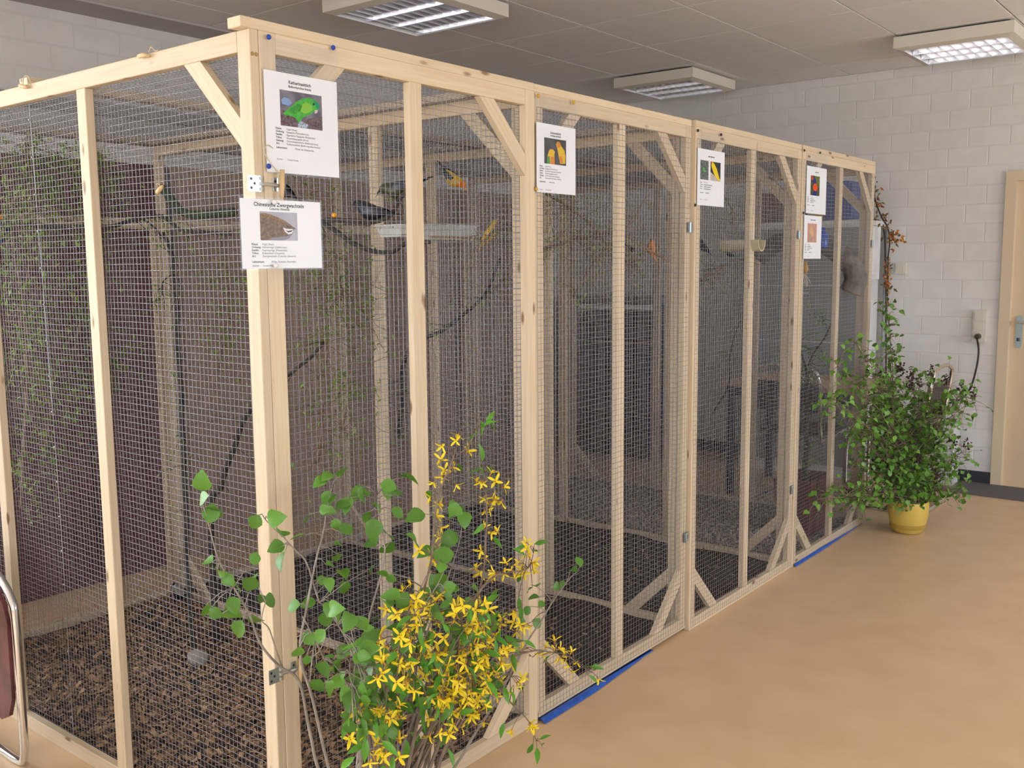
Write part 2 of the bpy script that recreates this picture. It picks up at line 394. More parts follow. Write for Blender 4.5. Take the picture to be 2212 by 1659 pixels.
def wire_grid(name, par, P, u0, u1, z0, z1, pitch, rad, amp, seg, n_off, seed):
    """welded mesh in the plane given by P(u, z, n): straight wires with the slight sag of the real sheet"""
    vs, fs = [], []
    def disp(u, z):
        q = V((u*2.3+seed*7.7, z*2.3, seed*3.1))
        a = noise.noise_vector(q); b = noise.noise_vector(q*4.1)
        e = min(1, min(u-u0, u1-u, z-z0, z1-z)/.12)
        return (a.x*.75+b.x*.25)*amp, (a.y*.75+b.y*.25)*amp, (a.z*.8)*amp*1.2*max(0, e)
    def wire(pts, horiz, no):
        base = len(vs)
        for u, z in pts:
            du, dz, dn = disp(u, z)
            if horiz: offs = ((0, rad, 0), (0, 0, rad), (0, -rad, 0), (0, 0, -rad))
            else: offs = ((rad, 0, 0), (0, 0, rad), (-rad, 0, 0), (0, 0, -rad))
            for a, b, c in offs: vs.append(P(u+du+a, z+dz+b, n_off+no+dn+c))
        for i in range(len(pts)-1):
            for k in range(4):
                q = base+i*4; fs.append((q+k, q+(k+1) % 4, q+4+(k+1) % 4, q+4+k))
    nu, nz = max(1, round((u1-u0)/pitch)), max(1, round((z1-z0)/pitch))
    sz, su = max(1, round((z1-z0)/seg)), max(1, round((u1-u0)/seg))
    for i in range(nu+1):
        u = u0+(u1-u0)*i/nu; wire([(u, z0+(z1-z0)*k/sz) for k in range(sz+1)], False, rad)
    for j in range(nz+1):
        z = z0+(z1-z0)*j/nz; wire([(u0+(u1-u0)*k/su, z) for k in range(su+1)], True, -rad)
    o = mk(name, vs, fs, WIRE, par, smooth=True); o['kind'] = 'stuff'
    return o
def panel(av, name, O, U, N, width, z0, z1, studs=(), midrails=(), braces='', mesh='out', pitch=.019, rad=.0007, amp=.004, seg=.12, seed=1, label=None, studw=BW, mgap=0, mtop=None):
    O, U, N = V(O), V(U), V(N); Zv = V((0, 0, 1))
    P = lambda u, z, n: O+U*u+Zv*z+N*n
    pn = empty(name, P(width/2, 0, 0)); av_link(pn, av)
    if label: pn['label'] = label
    c = -BT/2
    board('stile', pn, P(BW/2, z0, c), P(BW/2, z1, c), U, BW); board('stile', pn, P(width-BW/2, z0, c), P(width-BW/2, z1, c), U, BW)
    board('rail', pn, P(BW, z0+BW/2, c), P(width-BW, z0+BW/2, c), Zv, BW); board('rail', pn, P(BW, z1-BW/2, c), P(width-BW, z1-BW/2, c), Zv, BW)
    for s in studs: board('stud', pn, P(s, z0+BW, c), P(s, z1-BW, c), U, studw)
    for (za, w_) in midrails:
        cuts = [BW]+[q for s in sorted(studs) for q in (s-studw/2, s+studw/2)]+[width-BW]
        for k in range(0, len(cuts), 2): board('mid_rail', pn, P(cuts[k], za, c), P(cuts[k+1], za, c), Zv, w_)
    R_, S_ = .21, .145
    for bc in braces.split():
        uu = (lambda q: BW+q) if bc[1] == 'l' else (lambda q: width-BW-q)
        zz = (lambda q: z1-BW-q) if bc[0] == 't' else (lambda q: z0+BW+q)
        poly = [P(uu(R_), zz(.0005), -.002), P(uu(S_), zz(.0005), -.002), P(uu(.0005), zz(S_), -.002), P(uu(.0005), zz(R_), -.002)]
        cen = sum(poly, V())/4
        ax = (poly[0]-poly[3]).normalized(); az = N; ay = az.cross(ax)
        M = Matrix(((ax.x, ay.x, az.x, cen.x), (ax.y, ay.y, az.y, cen.y), (ax.z, ay.z, az.z, cen.z), (0, 0, 0, 1)))
        mb = MB().prism(poly, N*(-BT+.004)); Mi = M.inverted()
        me = bpy.data.meshes.new('brace'); me.from_pydata([tuple(Mi @ p) for p in mb.v], [], mb.f); me.materials.append(WOOD)
        inst('brace', me, pn, M)
    mo = .0015 if mesh == 'out' else -BT-.0015
    wire_grid('wire_mesh', pn, P, .012+mgap, width-.012-mgap, z0+.012, mtop or z1-(.045 if mesh == 'out' else .012), pitch, rad, amp, seg, mo, seed)
    return pn
def av_link(o, av):
    M = WM[o]; o.parent = av; o.matrix_basis = WM[av].inverted() @ M
def roof(av, y0, y1, x0, seed):
    pn = empty('roof_panel', (x0-D1/2, (y0+y1)/2, TOP)); av_link(pn, av)
    c = TOP+BT/2; X = V((1, 0, 0)); Yv = V((0, 1, 0)); wd = .048
    board('rail', pn, (x0-wd/2, y0, c), (x0-wd/2, y1, c), X, wd); board('rail', pn, (x0-D1+wd/2, y0, c), (x0-D1+wd/2, y1, c), X, wd)
    for y in ((y1-wd/2,) if y0 < 0 else (y0+wd/2, y1-wd/2)): board('crossbar', pn, (x0-wd, y, c), (x0-D1+wd, y, c), Yv, wd)
    board('crossbar', pn, (x0-D1/2-wd/2, y0+(.03 if y0 < 0 else wd), c), (x0-D1/2-wd/2, y1-wd, c), X, wd)
    P = lambda u, z, n: V((x0-u, y0+z, TOP-.003+n))
    wire_grid('wire_mesh', pn, P, .028, D1-.028, .05 if y0 < 0 else .028, (y1-y0)-.028, .019, .0007, .003, .25, 0, seed)
YS = [0, 1.048, 2.066, 3.125, 4.165]      # module joints along the row
XO = [0, -.004, .012, .016]               # how far each front stands proud
GRP = 'wire mesh aviaries standing in a row'
avlab = ['wooden wire-mesh aviary with the parakeet and quail sheets at its corner',
         'wooden wire-mesh aviary with the sun conure sheet, second of the row from the open corner',
         'wooden wire-mesh aviary carrying one sheet with two parrot photos',
         'wooden wire-mesh aviary at the end of the row beside the yellow pot']
AV = []
for i in range(4):
    a = thing('aviary', (XO[i]-D1/2, (YS[i]+YS[i+1])/2, 0), avlab[i], 'aviary', GRP); AV.append(a)
    y0, y1, x0 = YS[i], YS[i+1], XO[i]
    first = i == 0
    yf = y0+(BT+.001 if first else .001)
    pw = y1-.001-yf
    panel(a, 'front_panel', (x0, yf, 0), (0, 1, 0), (1, 0, 0), pw, 0 if i != 1 else .012, TOP, [pw/2-.01 if first else pw/2], [], 'tl tr bl br',
          'in' if first else 'out', .0172 if first else .0192, .00068 if first else .0007, .004, .1, 3+i)
    if first:
        panel(a, 'side_panel', (0, 0, 0), (-1, 0, 0), (0, -1, 0), D1, 0, TOP, [.735, 1.375], [], 'tl tr bl br', 'in', .0172, .00068, .006, .1, 11)
    # partition at the far end of the unit, its wire on the near side
    panel(a, 'end_panel' if i == 3 else 'partition', (x0-BT-.002, y1-BT-.0015, 0), (-1, 0, 0), (0, -1, 0), D1-2*BT-.004, 0, TOP, [.66, 1.34], [], 'tl bl br', 'out', .0192, .0007, .004, .2, 21+i)
    panel(a, 'back_panel', (-D1, yf+pw, 0), (0, -1, 0), (-1, 0, 0), pw, 0, 1.715, [], [], '', 'in', .0192, .0007, .004, .2, 31+i, mtop=TOP-.005)
    roof(a, y0+.002 if not first else -.022, y1-.002, x0, 41+i)
# seam of the side panel where two mesh widths are laced together
sm = MB()
sp = [V((-1.075+.012*math.sin(z*2.1), BT+.006, z)) for z in [.02+.1*k for k in range(21)]]
sm.tube(sp, .0013, 5)
for k in range(18):
    z = .1+.108*k; sm.ball((-1.075+.012*math.sin(z*2.1), BT+.004, z), .0036, n=6, m=4)
so = sm.build('mesh_seam', WIRE, AV[0]); so['label'] = 'wire lacing where two widths of mesh meet'

# ------------------------------------------------------------------ hardware on the fronts
SCREW = mat('screw_head', (.30, .19, .07), .35, .8)

for k, (y, z) in enumerate(((.006, 1.972), (.017, 1.972))):
    q = MB(); q.prism([(.0, y+.0045*math.cos(2*PI*j/10), z+.0045*math.sin(2*PI*j/10)) for j in range(10)], (.0012, 0, 0)); q.build('screw', SCREW, AV[0])
def hasp(name, av, y, z, label):
    h = MB()
    h.box((.0005, y-.022, z-.018), (.003, y+.012, z+.018))
    for dz in (-.012, .0, .012): h.tube([(.004, y+.012, z+dz-.004), (.004, y+.012, z+dz+.004)], .004, 8)
    h.tube([(.004, y+.012, z), (.008, y+.03, z), (.007, y+.062, z-.002)], .004, 8)
    h.box((.0005, y+.045, z-.014), (.0025, y+.06, z+.016))
    for dy, dz in ((-.015, .01), (-.015, -.01), (-.006, 0), (.052, .008)): h.prism([(.003, y+dy+.0032*math.cos(2*PI*j/8), z+dz+.0032*math.sin(2*PI*j/8)) for j in range(8)], (.0006, 0, 0), 1)
    o = h.build(name, [STEEL, DARKSTEEL], av); o['label'] = label
hasp('hasp', AV[0], .002, 1.688, 'zinc hasp on the corner post'); hasp('hasp', AV[0], .002, .53, 'zinc hasp low on the corner post')
def hinge(av, y, z, x):
    h = MB().box((x+.0025, y-.016, z-.02), (x+.0045, y+.016, z+.02)).tube([(x+.005, y, z-.02), (x+.005, y, z+.02)], .0035, 8)
    for dy in (-.01, .01):
        for dz in (-.012, .012): h.ball((x+.0045, y+dy, z+dz), .0025, n=6, m=4)
    h.build('hinge', mat('dark_zinc', (.28, .33, .36), .35, .8), av)
for z in (1.64, .40): hinge(AV[1], 2.046, z, .0)
for z in (1.63, .40): hinge(AV[2], 3.10, z, .014)
for z in (1.60,): hinge(AV[3], 4.14, z, .018)
def toggle(label, peg, loop, group='wooden toggle pegs on strings'):
    """small whittled peg hung on a loop of string"""
    t = thing('toggle_peg', peg[0], label, 'toggle peg', group)
    MB().tube(peg, [.0055, .006, .0035][:len(peg)] if len(peg) == 3 else .005, 8).build('peg', PEG, t, smooth=True)
    MB().tube(catmull(loop, 5), .0012, 5).build('string', STRING, t)
toggle('small whittled peg on a string hooked through the upper hasp', [(.016, .064, 1.722), (.017, .062, 1.685), (.015, .060, 1.64)], [(.02, .062, 1.705), (.018, .03, 1.735), (.012, .02, 1.76), (.008, .032, 1.775), (.004, .05, 1.77)])
toggle('small whittled peg with a string bow hooked through the low hasp', [(.016, .066, .555), (.018, .064, .53), (.016, .062, .49)], [(.02, .066, .545), (.03, .11, .56), (.025, .13, .59), (.012, .10, .61), (.003, .062, .605)])
a_, b_ = at(300, 122, 1, -.008), at(322, 116, 1, -.008)
toggle('twig peg tied on top of the side rail near the corner post', [a_, (a_+b_)/2+V((0, -.002, 0)), b_+V((0, 0, -.006))], [b_+V((0, 0, .004)), b_+V((.01, 0, .014)), b_+V((.022, .004, .004)), b_+V((.03, .006, .006))])
a_, b_ = at(43, 185, 1, -.008), at(60, 189, 1, -.008)
toggle('twig peg with a standing wire loop on the side rail', [a_, (a_+b_)/2, b_], [b_+V((0, .004, 0)), b_+V((.012, .004, .012)), b_+V((-.008, .004, .034)), b_+V((-.03, .004, .03)), b_+V((-.034, .002, .006)), a_])

# ------------------------------------------------------------------ bedding and ground sheets
SOIL = mat('dark_soil', (.022, .015, .013), .95, var=(.055, .036, .028), scale=60, bump=.6, bscale=90)
CHIPS = [mat('chip_%d' % k, c, .85) for k, c in enumerate(((.30, .18, .095), (.20, .115, .06), (.42, .27, .15), (.11, .065, .04), (.055, .035, .025)))]
GRAVEL = [mat('gravel_%d' % k, c, .9) for k, c in enumerate(((.32, .26, .20), (.22, .18, .15), (.42, .36, .29), (.15, .125, .11)))]
def bedding(i, label, cat, base_m, mats, count, ln, wd, th, wts, seed):
    y0, y1 = YS[i]+.03, YS[i+1]-.03; x0, x1 = XO[i]-.03, -D1+.03; r = random.Random(seed)
    n, m = 34, 18; vs, fs = [], []
    hgt = lambda x, y: .022+.02*noise.noise(V((x*3, y*3, seed)))+.008*noise.noise(V((x*13, y*13, seed)))
    for a in range(n+1):
        for b in range(m+1):
            x, y = x0+(x1-x0)*a/n, y0+(y1-y0)*b/m; vs.append((x, y, max(.006, hgt(x, y))))
    for a in range(n):
        for b in range(m):
            q = a*(m+1)+b; fs.append((q, q+m+1, q+m+2, q+1))
    mb = MB(); mb.add(vs, [tuple(reversed(f)) for f in fs], 0)
    # skirt down to the floor
    rim = [a*(m+1) for a in range(n+1)]+[n*(m+1)+b for b in range(1, m+1)]+[a*(m+1)+m for a in range(n-1, -1, -1)]+[b for b in range(m-1, 0, -1)]
    base = len(mb.v); mb.v += [V((mb.v[k].x, mb.v[k].y, .001)) for k in rim]
    for k in range(len(rim)): mb.f.append((rim[k], rim[(k+1) % len(rim)], base+(k+1) % len(rim), base+k)); mb.m.append(0)
    for k in range(count):
        x, y = r.uniform(x0-.02, x1+.02), r.uniform(y0+.02, y1-.02)
        x = max(x1+.03, min(x0-.03, x))
        c = V((x, y, max(.006, hgt(x, y))+.003)); an = r.uniform(0, PI); ti = r.gauss(0, .35)
        ax = V((math.cos(an)*math.cos(ti), math.sin(an)*math.cos(ti), math.sin(ti))); ay = V((-math.sin(an), math.cos(an), r.gauss(0, .3))).normalized(); az = ax.cross(ay)
        s = r.uniform(.5, 1.3)
        mb.obox(c, ax*ln*s, ay*wd*s*r.uniform(.6, 1.3), az*th, 1+r.choices(range(len(mats)), wts)[0])
    return tag(mb.build(('bark_mulch', 'soil_bed', 'soil_bed', 'gravel_bed')[i], [base_m]+mats, origin=(x0, y0, 0)), label, cat, kind='stuff')
bedding(0, 'brown bark and wood-chip mulch on the floor of the corner aviary', 'mulch', SOIL, CHIPS, 8000, .015, .005, .0016, (4, 4, 2, 3, 2), 1)
bedding(1, 'dark soil on the floor of the sun conure aviary', 'soil', SOIL, CHIPS, 1500, .009, .004, .0016, (1, 2, .3, 6, 6), 2)
bedding(2, 'dark soil on the floor of the aviary with the two-photo sheet', 'soil', SOIL, CHIPS, 1500, .009, .004, .0016, (1, 2, .3, 6, 6), 3)
bedding(3, 'pale gravel on the floor of the end aviary', 'gravel', mat('gravel_base', (.16, .13, .11), .95), GRAVEL, 9000, .007, .006, .004, (4, 3, 3, 2), 4)
BLUE = mat('blue_plastic_sheet', (.012, .07, .42), .3, var=(.02, .12, .55), scale=40, bump=.3, bscale=60)
def sheet_strip(y0, y1, x, wd, label):
    n = 30; vs, fs = [], []
    prof = [(-.03, .002), (x-.004, .003), (x, .012+.0), (x+wd*.5, .013), (x+wd, .002)]
    for a in range(n+1):
        y = y0+(y1-y0)*a/n; tap = min(1, (y1-y)/(.6*(y1-y0)))
        for q, (px, pz) in enumerate(prof):
            xx = px if q < 2 else x+(px-x)*tap+.002*noise.noise(V((y*20, q, 0)))
            vs.append((xx, y, pz*(.4+.6*tap) if q in (2, 3) else pz))
    m = len(prof)
    for a in range(n):
        for b in range(m-1): q = a*m+b; fs.append((q, q+1, q+m+1, q+m))
    return tag(mk('plastic_sheet', vs, fs, BLUE, smooth=True), label, 'plastic sheet', 'blue ground sheets under the aviaries')
sheet_strip(1.052, 1.80, -.002, .028, 'blue plastic sheet edge poking out under the sun conure aviary')
sheet_strip(3.14, 4.15, .018, .012, 'blue plastic sheet edge poking out under the end aviary')
# ------------------------------------------------------------------ laminated information sheets
LAM = bpy.data.materials.new('laminate_film'); LAM.use_nodes = True
_n = LAM.node_tree; _n.nodes.remove(_n.nodes['Principled BSDF'])
_t = _n.nodes.new('ShaderNodeBsdfTransparent'); _t.inputs[0].default_value = (.97, .98, 1, 1)
_g = _n.nodes.new('ShaderNodeBsdfGlossy'); _g.inputs['Roughness'].default_value = .18
_m = _n.nodes.new('ShaderNodeMixShader'); _m.inputs[0].default_value = .012
_n.links.new(_t.outputs[0], _m.inputs[1]); _n.links.new(_g.outputs[0], _m.inputs[2]); _n.links.new(_m.outputs[0], _n.nodes['Material Output'].inputs[0])
def text_mesh(lines):
    """lines: (text, x, y, size, align, bold) -> verts, faces in sheet space"""
    vs, fs = [], []
    for s, x, y, size, al, bold in lines:
        if s[0] == '#':                      # print too small to read: word-long strokes
            q = random.Random(s+str(y)); tot = int(s[1:])*size*.5; u = x-(tot/2 if al == 'CENTER' else 0); e = u+tot
            while u < e:
                l = min(e-u, size*q.uniform(1.2, 3.2)); n = len(vs)
                vs += [(u, y), (u+l, y), (u+l, y+size*.42), (u, y+size*.42)]; fs.append((n, n+1, n+2, n+3)); u += l+size*.35
            continue
        cu = bpy.data.curves.new('t', 'FONT'); cu.body = s; cu.size = size; cu.align_x = al; cu.resolution_u = 2; cu.space_line = 1.0
        if bold: cu.offset = size*.022
        ob = bpy.data.objects.new('t', cu); me = ob.to_mesh()
        n = len(vs)
        vs += [(v.co.x+x, v.co.y+y) for v in me.vertices]; fs += [tuple(i+n for i in p.vertices) for p in me.polygons]
        ob.to_mesh_clear(); bpy.data.objects.remove(ob); bpy.data.curves.remove(cu)
    return vs, fs
def sheet(label, x, y0, y1, z0, z1, pouch, photos, lines, par_group='laminated bird information sheets'):
    """paper spans y0..y1, z0..z1 on the plane x; everything printed is a thin layer on it"""
    t = thing('information_sheet', (x, y0, z0), label, 'sign', par_group)
    pw, ph = y1-y0, z1-z0
    MB().box((x+.0006, y0, z0), (x+.0010, y1, z1)).build('paper', WHITE, t)
    a, b, c, d = pouch
    MB().box((x+.0001, a, c), (x+.0022, b, d)).build('laminate', LAM, t)
    P = lambda fx, fy, n: V((x+.0010+n, y0+fx*pw, z1-fy*ph))
    for (fx0, fx1, fy0, fy1, bg, shapes) in photos:
        ph_ = mk('photo', [P(fx0, fy1, .0001), P(fx1, fy1, .0001), P(fx1, fy0, .0001), P(fx0, fy0, .0001)], [(0, 1, 2, 3)], bg, t)
        for k, (nm, poly, m) in enumerate(shapes):
            q = [P(fx0+(fx1-fx0)*px, fy0+(fy1-fy0)*py, .00016+.00005*k) for px, py in poly]
            ar = sum((q[i].y*q[(i+1) % len(q)].z-q[(i+1) % len(q)].y*q[i].z) for i in range(len(q)))
            if ar < 0: q.reverse()
            mk(nm, q, [tuple(range(len(q)))], m, ph_)
    vs, fs = text_mesh([(s, fx*pw, -fy*ph, sz, al, bo) for s, fx, fy, sz, al, bo in lines])
    if vs: mk('lettering', [(x+.0012, y0+u, z1+v) for u, v in vs], fs, INK, t)
    return t
def ell(cx, cy, rx, ry, n=14): return [(cx+rx*math.cos(2*PI*k/n), cy+ry*math.sin(2*PI*k/n)) for k in range(n)]
flat = lambda n, c, v=None, s=40: mat('print_'+n, c, .7, var=v, scale=s, spec=.15)
def table_lines(rows, y0, dy, xa, xb, sz, leb, lebx, ley, zy):
    out = []
    for k, (a, b) in enumerate(rows): out += [(a, xa, y0+k*dy, sz, 'LEFT', True), (b, xb, y0+k*dy, sz, 'LEFT', False)]
    return out+[('Lebensraum:', xa, ley, sz, 'LEFT', True), (leb, lebx, ley, sz, 'LEFT', False), ('Züchter:', xa, zy, sz*.85, 'LEFT', False), ('Carsten Kunde', xb, zy, sz*.85, 'LEFT', False)]
# 1 lineolated parakeet
par = [('bush', [(0, .55), (.3, .62), (.5, .8), (.7, .7), (1, .6), (1, 1), (0, 1)], flat('brush', (.09, .055, .06), (.20, .15, .17), 160)),
  ('blue_cloth', [(.03, .28), (.1, .2), (.2, .22), (.28, .34), (.2, .42), (.05, .4)], flat('bluecloth', (.22, .34, .60))),
  ('droppings', [(.40, .92), (.46, .78), (.55, .84), (.66, .9), (.62, 1), (.40, 1)], flat('dropp', (.65, .7, .8), (.1, .2, .3), 300)),
  ('parrot', [(.06, .66), (.18, .52), (.27, .42), (.38, .28), (.52, .17), (.7, .1), (.82, .13), (.91, .22), (.94, .34), (.9, .43), (.82, .46), (.77, .52), (.64, .62), (.52, .7), (.47, .82), (.41, .86), (.37, .76), (.26, .7), (.1, .7)], flat('parrotgreen', (.06, .36, .05), (.09, .46, .07), 120)),
  ('breast', [(.5, .34), (.62, .24), (.74, .3), (.78, .42), (.7, .52), (.58, .58), (.48, .54)], flat('breast', (.22, .50, .06))),
  ('wing', [(.18, .56), (.3, .42), (.42, .32), (.52, .36), (.48, .5), (.36, .62), (.22, .64)], flat('winggreen', (.03, .22, .035), (.07, .36, .05), 200)),
  ('crown', [(.78, .13), (.9, .2), (.95, .34), (.89, .42), (.84, .32)], flat('crown', (.02, .30, .12))),
  ('beak', [(.82, .43), (.9, .42), (.87, .52), (.81, .53)], flat('beakpale', (.62, .52, .5))),
  ('eye', ell(.80, .27, .025, .032), flat('eyedark', (.02, .02, .04)))]
L = [('Katharinasittich', .475, .10, .0105, 'CENTER', True), ('Bolborhynchus lineola', .475, .138, .0075, 'CENTER', True)]
L += table_lines([('Klasse:', 'Vögel (Aves)'), ('Ordnung:', 'Papageien (Psittaciformes)'), ('Familie:', 'Eigentliche Papageien (Psittacidae)'), ('Tribus:', 'Neuweltpapageien (Arini)'), ('Gattung:', 'Dickschnabelsittiche (Bolborhynchus)'), ('Art:', 'Katharinasittich (Bolborhynchus lineola)')], .565, .030, .13, .27, .0062, 'Mittel- bis Südamerika', .38, .755, .87)
sheet('laminated sheet headed Katharinasittich with a green parakeet photo, tacked beside the corner post', .0035, .031, .247, 1.716, 1.942, (.026, .252, 1.712, 2.016), [(.2, .775, .17, .525, flat('photo1', (.12, .11, .14), (.24, .23, .28), 25), par)], L)
# 2 quail
quail = [('quail_body', [(0, .08), (.12, .05), (.3, .1), (.48, .19), (.66, .3), (.78, .4), (.87, .5), (.9, .62), (.84, .78), (.76, .92), (.6, 1), (0, 1)], flat('quailbrown', (.12, .07, .045), (.24, .15, .10), 130)),
  ('crown', [(0, .08), (.12, .05), (.3, .1), (.48, .19), (.66, .3), (.8, .44), (.68, .42), (.5, .33), (.3, .24), (0, .2)], flat('quailcrown', (.33, .19, .07), (.12, .06, .03), 260)),
  ('breast', [(.2, 1), (.3, .9), (.5, .88), (.7, .84), (.84, .78), (.76, .92), (.6, 1)], flat('quailgrey', (.24, .23, .29))),
  ('white_bib', [(.60, .54), (.7, .58), (.86, .58), (.88, .66), (.82, .76), (.74, .78), (.66, .7)], flat('bib', (.75, .74, .74))),
  ('bib_stripe', [(.66, .62), (.74, .66), (.86, .62), (.84, .67), (.74, .71)], flat('bibblack', (.02, .02, .02))),
  ('beak', [(.87, .5), (.97, .6), (.88, .56)], flat('bibblack', (.02, .02, .02))),
  ('eye', ell(.72, .5, .022, .026), flat('eyedark', (.02, .02, .04)))]
L = [('Chinesische Zwergwachteln', .47, .10, .0125, 'CENTER', True), ('Coturnix chinensis', .47, .148, .0075, 'CENTER', True)]
L += table_lines([('Klasse:', 'Vögel (Aves)'), ('Ordnung:', 'Hühnervögel (Galliformes)'), ('Familie:', 'Fasanenartige (Phasianidae)'), ('Tribus:', 'Erdwachteln (Coturnix)'), ('Art:', 'Zwergwachteln (Coturnix chinensis)')], .662, .043, .115, .24, .0064, 'Afrika, Südasien, Australien', .345, .915, .97)
sheet('laminated sheet headed Chinesische Zwergwachteln with a brown quail photo, below the upper hasp', .026, -.063, .164, 1.498, 1.652, (-.0675, .1685, 1.494, 1.657), [(.225, .69, .175, .59, flat('photo2', (.36, .36, .42), (.44, .44, .50), 12), quail)], L)
# 3 sun conures
YEL, ORG, GRN = flat('conureyellow', (.66, .42, .05), (.74, .50, .06), 90), flat('conureorange', (.66, .22, .05), (.62, .30, .06), 90), flat('conuregreen', (.10, .30, .10))
con = [('left_conure', [(.12, 1), (.14, .72), (.2, .5), (.28, .42), (.4, .42), (.48, .5), (.46, .6), (.47, 1)], YEL), ('left_wing', [(.12, 1), (.14, .72), (.24, .7), (.26, 1)], GRN), ('left_belly', [(.28, .72), (.46, .7), (.47, 1), (.28, 1)], ORG),
  ('right_conure', [(.52, .2), (.6, .08), (.7, .1), (.78, .25), (.92, .4), (.97, .65), (.95, .92), (.72, .95), (.64, .6), (.58, .35)], YEL), ('right_head', [(.52, .2), (.6, .08), (.7, .1), (.76, .24), (.66, .34), (.57, .3)], ORG), ('right_belly', [(.68, .66), (.8, .62), (.86, .9), (.72, .95)], ORG)]
L = [('Sonnensittich', .48, .135, .0105, 'CENTER', True), ('Aratinga solstitialis', .48, .172, .0075, 'CENTER', True)]
L += table_lines([('Klasse:', 'Vögel (Aves)'), ('Ordnung:', 'Papageien (Psittaciformes)'), ('Familie:', 'Eigentliche Papageien (Psittacidae)'), ('Tribus:', 'Neuweltpapageien (Arini)'), ('Gattung:', 'Keilschwanzsittiche (Aratinga)'), ('Art:', 'Sonnensittich (Aratinga solstitialis)')], .625, .034, .07, .21, .0062, 'Südamerika', .31, .85, .965)
sheet('laminated sheet headed Sonnensittich with two yellow conures in the photo', .0025, 1.052, 1.262, 1.724, 1.935, (1.049, 1.268, 1.720, 2.016), [(.19, .75, .2, .575, flat('photo3', (.07, .07, .075), (.11, .11, .12), 20), con)], L)
# 4 two photos
g1 = [('green_parrot', [(.3, .35), (.45, .38), (.6, .52), (.66, .62), (.5, .6), (.36, .48)], flat('limegreen', (.10, .50, .08)))]
y1_ = [('ground', [(0, .55), (.5, .75), (1, .9), (1, 1), (0, 1)], flat('sandground', (.42, .38, .32), (.55, .5, .44), 200)), ('yellow_parrot', [(.06, .02), (.2, -.0), (.4, .12), (.62, .35), (.82, .7), (1, .98), (.74, .94), (.5, .78), (.28, .55), (.1, .28)], flat('brightyellow', (.78, .58, .02))), ('red_face', [(.03, .02), (.12, 0), (.16, .08), (.06, .14)], flat('redface', (.6, .05, .03)))]
L = [('#13', .5, .13, .0085, 'CENTER', True)]
L += table_lines([('Klasse:', 'Vögel (Aves)'), ('Ordnung:', '#24'), ('Familie:', '#20'), ('Tribus:', '#20')], .60, .037, .10, .24, .0058, '#10', .3, .78, .9)
sheet('laminated sheet with a dark photo and a bright yellow parrot photo side by side', .0155, 2.076, 2.308, 1.727, 1.945, (2.072, 2.314, 1.722, 2.012), [(.1, .4, .2, .54, flat('photo4a', (.05, .06, .06), (.20, .24, .20), 160), g1), (.47, .85, .2, .54, flat('photo4b', (.03, .03, .035), (.05, .05, .05), 20), y1_)], L)
# 5, 6
lory = [('leaves', [(.45, 0), (1, 0), (1, .55), (.6, .45)], flat('oliveleaf', (.20, .26, .06), (.06, .08, .03), 120)), ('blue_head', [(.25, .15), (.5, .1), (.62, .3), (.55, .5), (.3, .45)], flat('loryblue', (.03, .03, .22))), ('red_beak', [(.06, .0), (.2, .02), (.3, .2), (.12, .24)], flat('loryred', (.66, .06, .05))), ('red_breast', ell(.52, .58, .26, .2), flat('lorybreast', (.75, .09, .02))), ('dark_belly', [(.35, .76), (.7, .76), (.66, 1), (.3, 1)], flat('loryblue', (.03, .03, .22)))]
L = [('#10', .5, .12, .0085, 'CENTER', True)]+table_lines([('Klasse:', 'Vögel (Aves)'), ('Ordnung:', '#14'), ('Familie:', '#20'), ('Gattung:', '#13')], .66, .034, .05, .22, .0058, '#10', .3, .83, .94)
sheet('laminated sheet with a red and blue lory photo on the end aviary', .0195, 3.168, 3.424, 1.734, 1.957, (3.162, 3.43, 1.73, 2.016), [(.2, .65, .19, .61, flat('photo5', (.06, .06, .03), (.10, .10, .05), 60), lory)], L)
fin = [('pale_bird', [(.2, .3), (.45, .15), (.62, .35), (.7, .6), (.5, .7), (.3, .55)], flat('paleyellow', (.62, .44, .22), (.60, .36, .2), 80)), ('foot', [(.3, .8), (.55, .75), (.5, .9), (.3, .92)], flat('greypink', (.4, .28, .26)))]
L = [('#15', .5, .11, .0085, 'CENTER', True)]+table_lines([('Klasse:', 'Vögel (Aves)'), ('Ordnung:', '#14'), ('Familie:', '#20'), ('Gattung:', '#9')], .68, .04, .06, .22, .0058, '#12', .3, .86, .95)
sheet('laminated sheet with a salmon-coloured photo, lower of the pair on the end aviary', .0195, 3.152, 3.376, 1.518, 1.7245, (3.148, 3.38, 1.513, 1.729), [(.2, .72, .18, .62, flat('photo6', (.50, .27, .20), (.56, .33, .26), 40), fin)], L)
# drawing pins
def pin(y, z, x, m, col, where, dome=False):
    mb = MB()
    prof = [(0.0001, .0065), (.003, .006), (.0052, .004), (.006, .0015), (.006, 0), (.0001, 0)] if not dome else [(.0001, .012), (.004, .0115), (.0062, .008), (.005, .004), (.003, .001), (.003, 0), (.0001, 0)]
    mb.lathe((0, 0, 0), prof, 12)
    mb.v = [V((x+p.z, y+p.x, z+p.y)) for p in mb.v]
    tag(mb.build('drawing_pin', m, origin=(x, y, z), smooth=True), '%s drawing pin %s' % (col, where), 'pin', '%s drawing pins' % col)
PB, PY, PW, PK = mat('pin_blue', (.015, .06, .42), .3), mat('pin_yellow', (.62, .36, .02), .3), mat('pin_white', (.8, .8, .8), .3), mat('pin_black', (.012, .014, .014), .3)
for (u, v, w_) in ((580, 80, 'high on the corner post above the parakeet sheet'), (719, 103, 'in the top rail above the parakeet sheet'), (580, 359, 'at the lower corner of the parakeet sheet')):
    p = at(u, v, 0, .0058); pin(p.y, p.z, .0058, PB, 'blue', w_)
